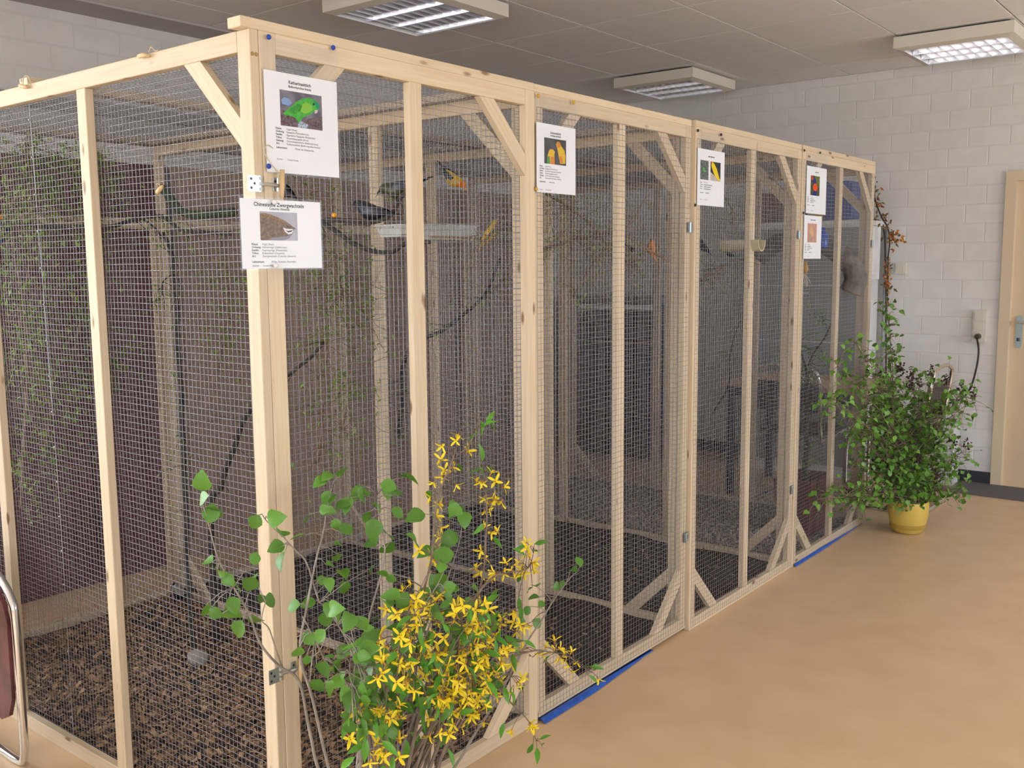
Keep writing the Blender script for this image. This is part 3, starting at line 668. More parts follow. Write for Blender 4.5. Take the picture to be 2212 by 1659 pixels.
for (u, v, w_) in ((1162, 207, 'at the joint above the conure sheet'), (1238, 221, 'in the rail over the conure sheet'), (1158, 408, 'at the lower corner of the conure sheet')):
    p = at(u, v, 0, .0048); pin(p.y, p.z, .0048, PY, 'yellow', w_)
for (u, v, w_) in ((589, 437, 'at the top edge of the quail sheet'), (592, 574, 'at the bottom edge of the quail sheet')):
    p = at(u, v, 0, .0285); pin(p.y, p.z, .0285, PW, 'white', w_, True)
for (u, v, x, w_) in ((1507, 282, .0178, 'over the two-photo sheet beside the joint'), (1557, 291, .0178, 'in the rail over the two-photo sheet'), (1501, 443, .0178, 'at the lower corner of the two-photo sheet'), (1737, 325, .0218, 'over the lory sheet beside the joint'), (1771, 330, .0218, 'in the rail over the lory sheet'), (1735, 460, .0218, 'between the lory sheet and the salmon one')):
    p = at(u, v, 0, x); pin(p.y, p.z, x, PK, 'black', w_)
# ------------------------------------------------------------------ cupboards behind the aviaries, along the left wall
DRED = mat('dark_red_board', (.105, .036, .042), .5, var=(.13, .05, .055), scale=5)
BROWN = mat('brown_veneer', (.36, .235, .17), .55, var=(.43, .29, .205), scale=4, stretch=(6, 6, 1))
BROWN2 = mat('brown_frame', (.36, .26, .18), .55, var=(.42, .31, .21), scale=5)
GREYHANDLE = mat('grey_handle', (.3, .3, .3), .4, .6)
def cupboard(y0, y1, h, m, mf, label, tiers):
    x0, x1 = XL+.03, -2.52
    t = thing('cupboard', ((x0+x1)/2, (y0+y1)/2, 0), label, 'cupboard', 'tall school cupboards along the left wall')
    MB().box((x0, y0, .0), (x1-.02, y1, h)).build('carcass', mf, t)
    for za, zb in tiers:
        for k in range(2):
            a = y0+.015+(y1-y0-.03)*k/2+.004; b = y0+.015+(y1-y0-.03)*(k+1)/2-.004
            d_ = MB().box((x1-.02, a, za), (x1, b, zb)).build('cupboard_door', m, t)
            hy = b-.05 if k == 0 else a+.05
            MB().tube([(x1+.001, hy, (za+zb)/2-.05), (x1+.02, hy, (za+zb)/2-.045), (x1+.02, hy, (za+zb)/2+.045), (x1+.001, hy, (za+zb)/2+.05)], .005, 6).build('handle', GREYHANDLE, d_)
cupboard(-.55, .42, 2.0, DRED, DRED, 'dark red cupboard behind the aviary mesh, away from the brown ones', [(.08, 1.94)])
cupboard(.43, 1.40, 2.0, DRED, DRED, 'dark red cupboard behind the aviary, next to a brown cupboard', [(.08, 1.94)])
for k in range(3):
    cupboard(1.42+1.06*k, 2.46+1.06*k, 2.0, BROWN, BROWN2, ('brown veneer cupboard touching the dark red one', 'brown veneer cupboard between two brown ones', 'brown veneer cupboard nearest the back wall')[k], [(.1, .70), (.78, 1.45), (1.53, 1.94)])

tag(MB().box((XL, -.3, 2.30), (XL+.05, YB-.02, 2.36)).build('cable_duct', mat('grey_duct', (.30, .29, .29), .6)), 'grey cable duct along the left wall above the cupboards', 'cable duct')
# ------------------------------------------------------------------ things at the back wall
# dark counter seen through the row
CDARK = mat('dark_cabinet', (.022, .026, .028), .45, var=(.035, .038, .036), scale=6)
t = thing('display_counter', (-2.2, 5.2, 0), 'dark waist-high counter with a window reflection painted as a white strip near its top, by the far corner', 'cabinet')
MB().box((-2.56, 5.02, .0), (-1.84, 5.45, 1.10)).build('body', CDARK, t)
MB().box((-2.58, 5.0, 1.20), (-1.82, 5.47, 1.25)).build('worktop', mat('grey_worktop', (.16, .14, .15), .5), t)
MB().box((-2.56, 5.05, 1.10), (-1.84, 5.45, 1.20)).build('recess', CDARK, t)
MB().box((-2.55, 5.01, 1.155), (-1.85, 5.045, 1.190)).build('painted_reflection', mat('reflection_white', (.85, .9, .95), .3), t)  # window reflection on the glossy front, painted as a white bar
for k in range(2): MB().box((-2.55+.36*k, 5.005, .06), (-2.20+.355*k, 5.019, .88)).build('door', CDARK, t)
MB().box((-2.56, 5.0, .89), (-1.84, 5.02, .905)).build('edge_strip', mat('oak_edge', (.30, .2, .1), .5), t)
# grey-green metal cabinet
MG = mat('grey_green_metal', (.23, .26, .255), .45, var=(.25, .28, .275), scale=3)
MW = mat('white_metal', (.72, .73, .74), .4)
yc = 5.22; xa, xb = at(1600, 485, 1, yc).x, at(1897, 700, 1, YB-.03).x; ztop = at(1750, 478, 1, yc).z
t = thing('metal_cabinet', ((xa+xb)/2, 5.4, 0), 'tall grey-green metal cabinet with a white top standing at the back wall', 'cabinet')
MB().box((xa+.01, yc+.012, 0), (xb-.01, YB-.03, ztop-.035)).build('body', MW, t)
MB().box((xa-.01, yc-.01, ztop-.035), (xb+.01, YB-.02, ztop)).build('top', MW, t)
zs = [.08, .55, .95, 1.34, ztop-.045]
for k in range(4):
    f = MB().box((xa+.012, yc, zs[k]+.004), (xb-.012, yc+.011, zs[k+1]-.004)).build('drawer_front', MG, t)
    MB().box(((xa+xb)/2-.08, yc-.014, zs[k+1]-.06), ((xa+xb)/2+.08, yc-.001, zs[k+1]-.045)).build('handle', STEEL, f)
# paper pinned to its side
pp = at(1872, 487, 0, xb+.002)
n = 12; vs, fs = [], []
for i in range(n+1):
    z = 1.74-.36*i/n
    for j in range(2): vs.append((xb+.014+.018*math.sin(i/n*PI)*j, YB-.34+.25*(1-j), z))
for i in range(n): fs.append((2*i, 2*i+1, 2*i+3, 2*i+2))
tag(mk('notice_paper', vs, fs, WHITE), 'white paper hanging on the side of the metal cabinet', 'paper')
tag(MB().tube([(xb+.03, YB-.014, .09), (xb+.03, YB-.014, ztop-.04)], .010, 10).build('wall_pipe', mat('grey_pipe', (.35, .36, .38), .4, .4), smooth=True), 'thin grey vertical pipe on the wall beside the metal cabinet', 'pipe')
# boxes and toys on top of the cabinet
def lump_box(name, label, cat, lo, hi, m, group=None):
    bm = bmesh.new(); bmesh.ops.create_cube(bm, size=1); bmesh.ops.bevel(bm, geom=bm.edges[:], offset=.06, segments=2, affect='EDGES')
    l, h = V(lo), V(hi); vs = [tuple((l+h)/2+V((v.co.x*(h-l).x, v.co.y*(h-l).y, v.co.z*(h-l).z))) for v in bm.verts]; fs = [tuple(v.index for v in f.verts) for f in bm.faces]; bm.free()
    return tag(mk(name, vs, fs, m, origin=(l.x, l.y, l.z)), label, cat, group)
lump_box('storage_box', 'blue box on top of the metal cabinet', 'box', (xb-.45, 5.32, ztop), (xb-.12, 5.55, ztop+.27), mat('box_blue', (.05, .08, .28), .5))
lump_box('storage_box', 'brown carton on top of the metal cabinet', 'box', (xb-.82, 5.34, ztop), (xb-.47, 5.56, ztop+.22), mat('carton', (.18, .10, .06), .7))
lump_box('storage_box', 'small yellow box leaning on the blue box', 'box', (xb-.40, 5.25, ztop), (xb-.31, 5.318, ztop+.10), mat('box_yellow', (.55, .36, .03), .5))
# autumn leaf garland draped from the cabinet down the wall
GST = mat('garland_stem', (.05, .035, .02), .8)
GL = [mat('garland_leaf_%d' % k, c, .7) for k, c in enumerate(((.50, .14, .02), (.60, .28, .03), (.25, .17, .05), (.20, .05, .02), (.14, .12, .04)))]
t = thing('leaf_garland', (xb, 5.45, ztop), 'orange and brown autumn leaf garland hanging beside the metal cabinet', 'garland')
gp = [at(u, v, 1, 5.42) for u, v in ((1888, 385), (1890, 430), (1905, 470), (1917, 490), (1922, 520), (1918, 560), (1918, 600), (1917, 640))]
MB().tube(catmull(gp, 5), .005, 6).build('stem', GST, t)
lf = [MB() for _ in GL]; r = random.Random(5)
def leaf_quad(mb, c, d, up, L, Wd):
    d = d.normalized(); s = d.cross(up).normalized()*Wd; n_ = s.cross(d).normalized()*L*.12
    mb.add([c, c+d*L*.4+s+n_, c+d*L, c+d*L*.4-s+n_, c+d*L*.45], [(0, 1, 4), (1, 2, 4), (2, 3, 4), (3, 0, 4)])
path = catmull(gp, 12)
for k in range(150):
    if k < 60: c = path[r.randrange(0, 34)]+V((r.gauss(0, .02), r.gauss(0, .02), r.gauss(0, .02)))
    elif k < 105: c = at(1930+r.gauss(0, 9), 510+r.gauss(0, 10), 1, 5.4+r.gauss(0, .02))
    else: c = at(1917+r.gauss(0, 5), 605+r.gauss(0, 22), 1, 5.4+r.gauss(0, .015))
    kk = r.choice((0, 0, 1, 2, 3, 4) if k > 60 else (0, 2, 2, 3, 2, 2))
    leaf_quad(lf[kk], c, V((r.gauss(0, 1), r.gauss(0, .6), r.gauss(-.3, 1))), V((0, -1, .2)), r.uniform(.02, .042), r.uniform(.005, .010))
for k, m_ in enumerate(lf):
    if m_.v: o = m_.build('leaves', GL[k], t); o['kind'] = 'stuff'
tag(MB().tube(catmull([at(u, v, 1, 5.60) for u, v in ((1876, 473), (1900, 478), (1910, 500), (1913, 560), (1914, 640), (1914, 720), (1914, 900), (1914, 1000))], 5), .006, 6).build('cable', BLACK, smooth=True), 'black cable hanging down the wall behind the leaf garland', 'cable')
# switch, triple socket, plug and lead
CREAM = mat('cream_plastic', (.66, .62, .54), .4)
p = at(1947, 580, 1, YB)
t = thing('wall_switch', (p.x, YB, p.z), 'small cream square switch on the white wall near the leaf garland', 'switch')
MB().box((p.x-.036, YB-.028, p.z-.038), (p.x+.036, YB, p.z+.038)).build('housing', CREAM, t)
MB().box((p.x-.026, YB-.036, p.z-.028), (p.x+.026, YB-.028, p.z+.028)).build('rocker', CREAM, t)
p = at(2117, 704, 1, YB)
t = thing('wall_socket', (p.x, YB, p.z), 'tall cream triple socket strip beside the door', 'socket')
MB().box((p.x-.041, YB-.03, p.z-.108), (p.x+.041, YB, p.z+.108)).build('housing', CREAM, t)
for k, dz in enumerate((.068, 0)): MB().box((p.x-.028, YB-.037, p.z+dz-.028), (p.x+.028, YB-.03, p.z+dz+.028)).build('flap', CREAM, t)
MB().tube([(p.x, YB-.031, p.z-.068), (p.x, YB-.034, p.z-.068)], .028, 18).build('socket_face', CREAM, t)
t2 = thing('plug_lead', (p.x, YB-.04, p.z-.068), 'dark plug with a black lead curving down from the triple socket', 'cable')
MB().tube([(p.x, YB-.035, p.z-.068), (p.x, YB-.075, p.z-.068)], [.020, .016], 12).build('plug', mat('plug_brown', (.05, .03, .03), .4), t2)
MB().tube(catmull([(p.x, YB-.07, p.z-.075)]+[at(u, v, 1, 5.55) for u, v in ((2114, 760), (2108, 800), (2095, 840), (2070, 865), (2010, 880), (1970, 900))], 5), .006, 6).build('lead', BLACK, t2, smooth=True)
# low white bin
t = thing('waste_bin', (.1, 5.45, 0), 'pale grey-white rectangular bin at the wall behind the yellow pot', 'bin')
b_ = at(2062, 930, 1, 5.42); x1_ = b_.x
MB().box((x1_-.26, 5.40, .0), (x1_, 5.56, .40)).build('bin_body', mat('bin_white', (.62, .63, .66), .4), t)
MB().box((x1_-.268, 5.392, .40), (x1_+.008, 5.568, .425)).build('lid', mat('bin_lid', (.70, .71, .73), .4), t)

# table and cantilever chairs between the end aviary and the wall
TOPW = mat('beech_top', (.60, .42, .25), .4, var=(.55, .38, .22), scale=3, stretch=(1, 8, 8))
NAVY = mat('navy_steel', (.018, .022, .06), .4)
t = thing('table', (-.55, 4.7, 0), 'beech-topped table with dark blue steel legs beyond the end aviary', 'table')
tx0, tx1, ty0, ty1 = -.98, -.06, 4.34, 5.06
MB().box((tx0, ty0, .715), (tx1, ty1, .742)).build('tabletop', TOPW, t)
MB().box((tx0+.03, ty0+.03, .655), (tx1-.03, ty0+.06, .715)).box((tx0+.03, ty1-.06, .655), (tx1-.03, ty1-.03, .715)).box((tx0+.03, ty0+.06, .655), (tx0+.06, ty1-.06, .715)).box((tx1-.06, ty0+.06, .655), (tx1-.03, ty1-.06, .715)).build('apron', NAVY, t)
for x in (tx0+.05, tx1-.05):
    for y in (ty0+.05, ty1-.05): MB().box((x-.02, y-.02, 0), (x+.02, y+.02, .656)).build('leg', NAVY, t)
SEAT = mat('dark_seat', (.03, .03, .035), .5)
def canti_chair(c, ang, label, group='chrome cantilever chairs at the back table', sm=SEAT):
    """sled-tube chair: runner loop, front uprights, seat, back hoop"""
    t = thing('cantilever_chair', c, label, 'chair', group); R_ = Matrix.Rotation(ang, 4, 'Z'); c = V(c)
    Q = lambda x, y, z: c+(R_ @ V((x, y, z)))
    hw_ = .21
    loop = [Q(.20, -hw_, .44), Q(.23, -hw_, .40), Q(.23, -hw_, .06), Q(.19, -hw_, .0135), Q(-.20, -hw_, .0135), Q(-.23, -hw_+.04, .0135), Q(-.23, hw_-.04, .0135), Q(-.20, hw_, .0135), Q(.19, hw_, .0135), Q(.23, hw_, .06), Q(.23, hw_, .40), Q(.20, hw_, .44)]
    MB().tube(catmull(loop, 4), .0125, 8).build('sled_tube', CHROME, t, smooth=True)
    bk = [Q(.20, -hw_, .44), Q(-.14, -hw_, .43), Q(-.20, -hw_, .48), Q(-.25, -hw_, .80), Q(-.255, -hw_+.06, .865), Q(-.26, 0, .885), Q(-.255, hw_-.06, .865), Q(-.25, hw_, .80), Q(-.20, hw_, .48), Q(-.14, hw_, .43), Q(.20, hw_, .44)]
    MB().tube(catmull(bk, 4), .0125, 8).build('back_tube', CHROME, t, smooth=True)
    def pad(name, pts, th):
        nn = len(pts); mb = MB()
        for s in range(nn-1):
            a, b = V(pts[s]), V(pts[s+1]); d_ = (b-a).normalized(); up = V((0, 1, 0)).cross(d_).normalized()*th
            q = [Q(*p_) for p_ in (a+V((0, -hw_+.015, 0)), a+V((0, hw_-.015, 0)), b+V((0, hw_-.015, 0)), b+V((0, -hw_+.015, 0)))]
            n_ = R_.to_3x3() @ up
            mb.prism(q, n_)
        mb.build(name, sm, t)
    pad('seat', [(.21, 0, .455), (.05, 0, .448), (-.15, 0, .448)], .022)
    pad('backrest', [(-.222, 0, .60), (-.245, 0, .78)], .018)
    return t
canti_chair((.02, 4.72, 0), PI, 'chrome cantilever chair half hidden by the potted plant')
canti_chair((-.50, 4.475, 0), PI*.5, 'chrome cantilever chair pushed under the beech table')

# chair at the left edge of the side panel
MARB = mat('marbled_red', (.075, .016, .02), .35, var=(.16, .045, .05), scale=14, detail=6)
yc2 = -.13
J = lambda u, v: at(u, v, 1, yc2)
t = thing('tube_chair', (J(10, 1590).x-.2, yc2-.2, 0), 'dark red marbled chair with a bent chrome tube frame beside the side panel', 'chair')
xr = J(41, 1450).x; zl, zh = .0125, J(0, 1243).z+.0
def side(yy):
    return catmull([(xr-.42, yy, zh+.03), (xr-.22, yy, zh+.025), (xr-.10, yy, zh-.0), (xr-.02, yy, zh-.06), (xr, yy, zh-.14), (xr, yy, .12), (xr-.006, yy, .045), (xr-.04, yy, .0125), (xr-.20, yy, .0125), (xr-.42, yy, .0125)], 6)
for yy in (yc2, yc2-.42): MB().tube(side(yy), .0125, 10).build('tube_frame', CHROME, t, smooth=True)
for xx, zz in ((xr-.42, .0125), (xr-.42, zh+.03)): MB().tube([(xx, yc2, zz), (xx, yc2-.42, zz)], .0125, 10).build('cross_tube', CHROME, t, smooth=True)
prof = [(xr-.40, .20), (xr-.10, .135), (xr-.05, .16), (xr-.022, .22), (xr-.018, zh-.13), (xr-.035, zh-.08), (xr-.10, zh-.022), (xr-.22, zh+.004), (xr-.40, zh+.008)]
MB().prism([(x, yc2-.005, z) for x, z in prof], (0, -.012, 0)).build('side_panel', MARB, t)
MB().prism([(x, yc2-.415, z) for x, z in prof], (0, .012, 0)).build('side_panel', MARB, t)
MB().box((xr-.40, yc2-.40, zh-.06), (xr-.08, yc2-.02, zh-.03)).build('seat', MARB, t)
MB().box((xr-.03, yc2-.004, .245), (xr-.006, yc2+.012, .262)).build('bracket', STEEL, t)
MB().box((xr-.05, yc2-.002, .243), (xr-.028, yc2+.008, .258)).build('bracket', STEEL, t)
# ------------------------------------------------------------------ leaves and flowers (shared meshes)
def leaf_mesh(name, prof, m, fold=.25, droop=.25, seed=0, serr=.0):
    vs, fs = [], []; n = len(prof); r = random.Random(seed)
    for i, (x, hw_) in enumerate(prof):
        z = -droop*x*x
        for s in (1, 0, -1):
            k = 1+(serr*r.uniform(-1, 1) if s else 0)
            vs.append((x+(0 if s == 0 else -.03*serr), s*hw_*k, z+fold*abs(s)*hw_))
    for i in range(n-1):
        a = i*3; fs += [(a, a+1, a+4, a+3), (a+1, a+2, a+5, a+4)]
    me = bpy.data.meshes.new(name); me.from_pydata(vs, [], fs); me.materials.append(m)
    me.polygons.foreach_set('use_smooth', [True]*len(me.polygons)); return me
def leaf_mat(name, c, v):
    m = mat(name, c, .45, var=v, scale=30, obj_var=.22, spec=.4)
    b = m.node_tree.nodes['Principled BSDF']; b.inputs['Subsurface Weight'].default_value = 0
    return m
HG = leaf_mat('hazel_green', (.075, .20, .022), (.11, .26, .035)); FG = leaf_mat('forsythia_green', (.075, .235, .018), (.11, .30, .03)); BG = leaf_mat('birch_green', (.10, .25, .028), (.15, .32, .045))
hazel_me = [leaf_mesh('leaf', [(0, .01), (.1, .2), (.25, .36), (.45, .44), (.65, .40), (.82, .25), (.93, .1), (1, .005)], HG, .22+.1*k, .2+.2*k, k, .10) for k in range(3)]
fors_me = [leaf_mesh('leaf', [(0, .01), (.18, .10), (.42, .17), (.68, .14), (.88, .06), (1, .004)], FG, .45, .2+.25*k, k, .08) for k in range(2)]
birch_me = [leaf_mesh('leaf', [(0, .02), (.15, .3), (.35, .38), (.6, .27), (.82, .11), (1, .004)], BG, .2, .2+.2*k, k, .12) for k in range(2)]
FY = mat('forsythia_yellow', (.84, .62, .01), .5, var=(.88, .70, .03), scale=60, obj_var=.08)
FO = mat('forsythia_heart', (.55, .25, .01), .6)
def flower_mesh(seed):
    r = random.Random(seed); vs, fs, fm = [], [], []
    for k in range(4):
        a = k*PI/2+r.gauss(0, .12); el = r.uniform(.15, .75); d_ = V((math.cos(a)*math.cos(el), math.sin(a)*math.cos(el), math.sin(el))); s = V((-math.sin(a), math.cos(a), r.gauss(0, .25))).normalized()
        n_ = d_.cross(s); base = len(vs); tw = r.gauss(0, .15)
        for (t_, w_, b_) in ((.06, .07, 0), (.3, .13, .02), (.62, .15, .03), (.88, .10, -.02), (1, .02, -.05)):
            for q in (-1, 0, 1): vs.append(tuple(d_*t_+s*(q*w_)+n_*(b_+abs(q)*.05+tw*t_*q*.2)))
        for i in range(4):
            b_ = base+i*3; fs += [(b_, b_+1, b_+4, b_+3), (b_+1, b_+2, b_+5, b_+4)]; fm += [0, 0]
    base = len(vs)
    for z, rr in ((-.35, .05), (0, .09), (.06, .06)):
        for k in range(5): vs.append((rr*math.cos(2*PI*k/5), rr*math.sin(2*PI*k/5), z))
    for i in range(2):
        for k in range(5): q = base+i*5; fs.append((q+k, q+(k+1) % 5, q+5+(k+1) % 5, q+5+k)); fm.append(1)
    me = bpy.data.meshes.new('flower'); me.from_pydata(vs, [], fs); me.materials.append(FY); me.materials.append(FO); me.polygons.foreach_set('material_index', fm); return me
flower_me = [flower_mesh(k) for k in range(4)]
def frame_from(x, up):
    x = x.normalized(); y = up.cross(x); y = y.normalized() if y.length > 1e-4 else x.orthogonal().normalized(); z = x.cross(y)
    return x, y, z
def put(name, me, par, pos, xd, up, s):
    x, y, z = frame_from(xd, up)
    return inst(name, me, par, Matrix(((x.x*s, y.x*s, z.x*s, pos.x), (x.y*s, y.y*s, z.y*s, pos.y), (x.z*s, y.z*s, z.z*s, pos.z), (0, 0, 0, 1))))
TOCAM = V((.8, -.75, .25)).normalized()
BR = random.Random(21)
def rv(s=1.0): return V((BR.gauss(0, s), BR.gauss(0, s), BR.gauss(0, s)))
BUCK = V((.235, .305, 0))
def bush_branch(name, label, cat, group, stems, leaves, flowers, lme, lsize, smat, r0=.0055):
    """stems: list of [(u, v, X)...] paths; leaves / flowers: (u, v, X[, size])"""
    P = [[at(u, v, 0, X) for u, v, X in s] for s in stems]
    t = thing(name, P[0][0], label, cat, group)
    mb = MB(); allp = []
    for k, s in enumerate(P):
        c = rough_path(s, 5, .006, 9); allp += c; n = len(c)
        ra = r0 if k == 0 else r0*.5
        mb.tube(c, [max(.0011, ra*(1-.8*i/n)) for i in range(n)], 6)
    def near(p): return min(allp, key=lambda q: (q-p).length_squared)
    pos = []
    for kind, lst in ((0, leaves), (1, flowers)):
        for it in lst:
            p = at(it[0], it[1], 0, it[2]); q = near(p)
            if (p-q).length > .008: mb.tube([q, q.lerp(p, .5)+V((0, 0, .006)), p], [.0014, .0012, .0009], 4)
            pos.append((kind, p, q, it[3] if len(it) > 3 else 1))
    mb.build('stem', smat, t, smooth=True)
    for kind, p, q, s in pos:
        out = (p-q); out = out.normalized() if out.length > 1e-4 else rv().normalized()
        if kind == 0:
            d_ = (out*.5+rv(.5)+V((0, 0, -.25))).normalized()
            put('leaf', BR.choice(lme), t, p, d_, (TOCAM*.7+V((0, 0, .9))+rv(.55)), lsize*s*BR.uniform(.8, 1.2))
        else:
            z = (TOCAM*.5+out*.6+rv(.7)).normalized(); x = z.orthogonal().normalized()
            x = (Matrix.Rotation(BR.uniform(0, 6.3), 3, z) @ x)
            put('flower', BR.choice(flower_me), t, p, x, z, .0225*s*BR.uniform(.8, 1.15))
    return t
def L_(pts, X, s=1): return [(u, v, X+BR.uniform(-.025, .025), s) for u, v in pts]
def S_(pts, X0, X1=None):
    X1 = X0 if X1 is None else X1; n = len(pts)-1
    return [(u, v, X0+(X1-X0)*i/n) for i, (u, v) in enumerate(pts)]
HGRP, FGRP = 'leafy hazel branches in the bucket', 'flowering forsythia branches in the bucket'
HL, FL_ = 'cut hazel branch with round green leaves, in the bucket before the corner post', 'cut forsythia branch with yellow star flowers, in the bucket before the corner post'
hz = lambda stems, leaves, lab=HL, grp=HGRP, sz=.040: bush_branch('hazel_branch', lab, 'branch', grp, stems, leaves, [], hazel_me, sz, GREYTWIG, .0042)
hz([S_([(735, 1780), (690, 1660), (672, 1584), (644, 1471), (606, 1439), (564, 1387), (541, 1340), (503, 1270), (475, 1215), (455, 1150), (438, 1090)], .22, .15), S_([(611, 1440), (585, 1360), (566, 1340), (574, 1300)], .2, .2)],
   L_([(440, 1060), (432, 1085), (452, 1130), (470, 1120)], .15, .95)+L_([(459, 1215), (470, 1232), (485, 1240), (500, 1262), (525, 1250), (548, 1255), (541, 1275), (447, 1305), (452, 1318), (480, 1325), (524, 1340), (541, 1325), (545, 1220), (578, 1290), (570, 1300), (495, 1290)], .17, .85), 'cut hazel branch leaning out across the side panel, its leaves far apart', None)
hz([S_([(755, 1780), (720, 1700), (690, 1560), (653, 1434), (663, 1312), (682, 1208), (700, 1143), (712, 1068), (720, 1035)], .25, .16), S_([(690, 1300), (660, 1220), (637, 1192), (610, 1160), (588, 1140), (572, 1122)], .2, .15)],
   L_([(703, 1035), (735, 1030), (718, 1025), (710, 1060), (727, 1068), (672, 1110), (690, 1105), (705, 1105), (725, 1100), (722, 1120), (735, 1150), (728, 1168), (649, 1305), (682, 1300), (703, 1320), (715, 1300), (740, 1255), (693, 1265), (730, 1198), (705, 1220), (735, 1232), (797, 1230), (705, 1248)], .19, .8)+L_([(660, 1155), (560, 1112), (578, 1120), (608, 1160), (614, 1175), (606, 1182), (617, 1190)], .17, .95), 'tall slim hazel branch with small leaves right before the corner post foot', None)
hz([S_([(790, 1780), (800, 1660), (790, 1500), (795, 1350), (827, 1209), (818, 1115), (813, 1068)], .27, .2)], L_([(757, 1075), (785, 1050), (795, 1062), (822, 1045), (840, 1045), (862, 1030), (850, 1070), (800, 1105), (822, 1090), (845, 1100), (805, 1120), (830, 1150), (812, 1180), (850, 1170)], .21, 1.1), 'hazel branch topped by a rosette of large pale green leaves', None)
hz([S_([(850, 1780), (860, 1660), (870, 1500), (930, 1350), (985, 1200), (1000, 1120)], .28, .2)], L_([(918, 1110), (968, 1095), (990, 1090), (1005, 1105), (955, 1210), (960, 1180), (985, 1150), (945, 1190), (930, 1240), (900, 1180)], .22, 1.1))
hz([S_([(900, 1780), (980, 1660), (1080, 1500), (1130, 1400), (1170, 1340), (1200, 1290), (1230, 1250), (1250, 1234)], .27, .14)], L_([(1255, 1224), (1232, 1232), (1208, 1262), (1222, 1258), (1175, 1300), (1160, 1268), (1150, 1340), (1190, 1300), (1130, 1352), (1165, 1290), (1145, 1310)], .15, .85), 'hazel branch reaching out past the joint towards the sun conure aviary', None)
for k in range(13):
    tip = (BR.uniform(650, 1080), BR.uniform(1200, 1480)); X1 = BR.uniform(.15, .46)
    if tip[0] < 760: tip = (tip[0], max(tip[1], 1330))
    mid = ((tip[0]+800)/2+BR.gauss(0, 30), (tip[1]+1700)/2)
    path = [(790+BR.gauss(0, 30), 1780), mid, ((mid[0]+tip[0])/2+BR.gauss(0, 15), (mid[1]+tip[1])/2), tip]
    lv = []
    for q in range(15):
        f = BR.uniform(.25, 1); i = min(2, int(f*3)); g = f*3-i; a, b = path[i], path[i+1]
        lv.append((a[0]+(b[0]-a[0])*g+BR.gauss(0, 26), a[1]+(b[1]-a[1])*g+BR.gauss(0, 20)))
    hz([S_(path, .26, X1)], [(u, v, X1+BR.uniform(-.03, .03), BR.uniform(.6, 1.0)) for u, v in lv])
fz = lambda stems, leaves, fl, lab=FL_, grp=FGRP: bush_branch('forsythia_branch', lab, 'branch', grp, stems, leaves, fl, fors_me, .055, TWIG, .0045)
def scatter(path, n, f0, sx, sy):
    out = []
    for q in range(n):
        f = BR.uniform(f0, 1)*(len(path)-1); i = min(len(path)-2, int(f)); g = f-i; a, b = path[i], path[i+1]
        out.append((a[0]+(b[0]-a[0])*g+BR.gauss(0, sx), a[1]+(b[1]-a[1])*g+BR.gauss(0, sy)))
    return out
p_ = [(880, 1780), (890, 1560), (900, 1400), (915, 1280), (935, 1180), (940, 1100), (955, 1050), (975, 1000), (985, 960), (995, 935)]
fz([S_(p_, .28, .22), S_([(985, 985), (1010, 960), (1030, 925)], .22, .22)], L_([(1026, 930), (1038, 908), (1046, 912), (1042, 924), (1034, 936), (1050, 918), (985, 1000), (925, 1060)], .22, .8), L_([(985, 952), (1010, 975), (952, 993), (965, 1025), (978, 1010), (955, 1030), (985, 1047), (930, 1073), (948, 1088), (942, 1115), (952, 1140), (950, 1160), (930, 1200), (905, 1190), (990, 938)]+scatter(p_, 8, .3, 14, 10), .22), 'tallest forsythia branch, flowering up to a tuft of small green leaves', None)
p_ = [(900, 1780), (980, 1560), (1010, 1400), (1040, 1250), (1052, 1140), (1050, 1070), (1045, 1020)]
fz([S_(p_, .3, .2)], L_([(1035, 1008), (1045, 1015), (1055, 1018), (1040, 998), (1060, 1025), (1045, 1130), (1065, 1160)], .2, .8), L_([(1070, 1040), (1088, 1052), (1030, 1040), (1062, 1085), (1055, 1100), (1060, 1150), (1040, 1190), (1075, 1150), (1045, 1205)]+scatter(p_, 14, .35, 14, 12), .21), 'upright forsythia branch with a green tip, beside the tallest one', None)
p_ = [(860, 1780), (920, 1480), (1000, 1330), (1060, 1250), (1100, 1235), (1140, 1225), (1152, 1185)]
fz([S_(p_, .32, .2)], L_([(1150, 1190), (1135, 1200), (1155, 1175), (1140, 1180), (1125, 1240), (1120, 1290), (1150, 1270)], .2, .8), L_([(1150, 1215), (1130, 1240), (1105, 1232), (1112, 1250), (1090, 1240)]+scatter(p_, 18, .35, 14, 14), .22))
p_ = [(880, 1780), (1000, 1480), (1050, 1420), (1110, 1415), (1160, 1405), (1200, 1410), (1240, 1425), (1272, 1448)]
fz([S_(p_, .32, .16)], L_([(1275, 1440), (1285, 1448), (1270, 1458), (1262, 1440), (1150, 1420), (1130, 1400), (1190, 1415)], .17, .85), L_([(1178, 1398), (1200, 1402), (1213, 1422), (1236, 1408), (1247, 1430), (1230, 1440), (1220, 1405), (1172, 1415), (1205, 1430)]+scatter(p_, 10, .3, 12, 12), .18), 'low forsythia branch stretched sideways across the foot of the joint post', None)
p_ = [(900, 1780), (960, 1620), (1010, 1520), (1060, 1480), (1100, 1515), (1140, 1560), (1160, 1600)]
fz([S_(p_, .33, .24)], L_([(1152, 1605), (1165, 1598), (1160, 1615), (1170, 1610), (1090, 1560), (1110, 1480), (1060, 1500)], .24, .8), L_([(1148, 1562, )], .24, 1.15)+L_([(1105, 1500)], .24)+L_(scatter(p_, 8, .3, 16, 16), .26), 'forsythia branch drooping to one flower over the bare floor', None)
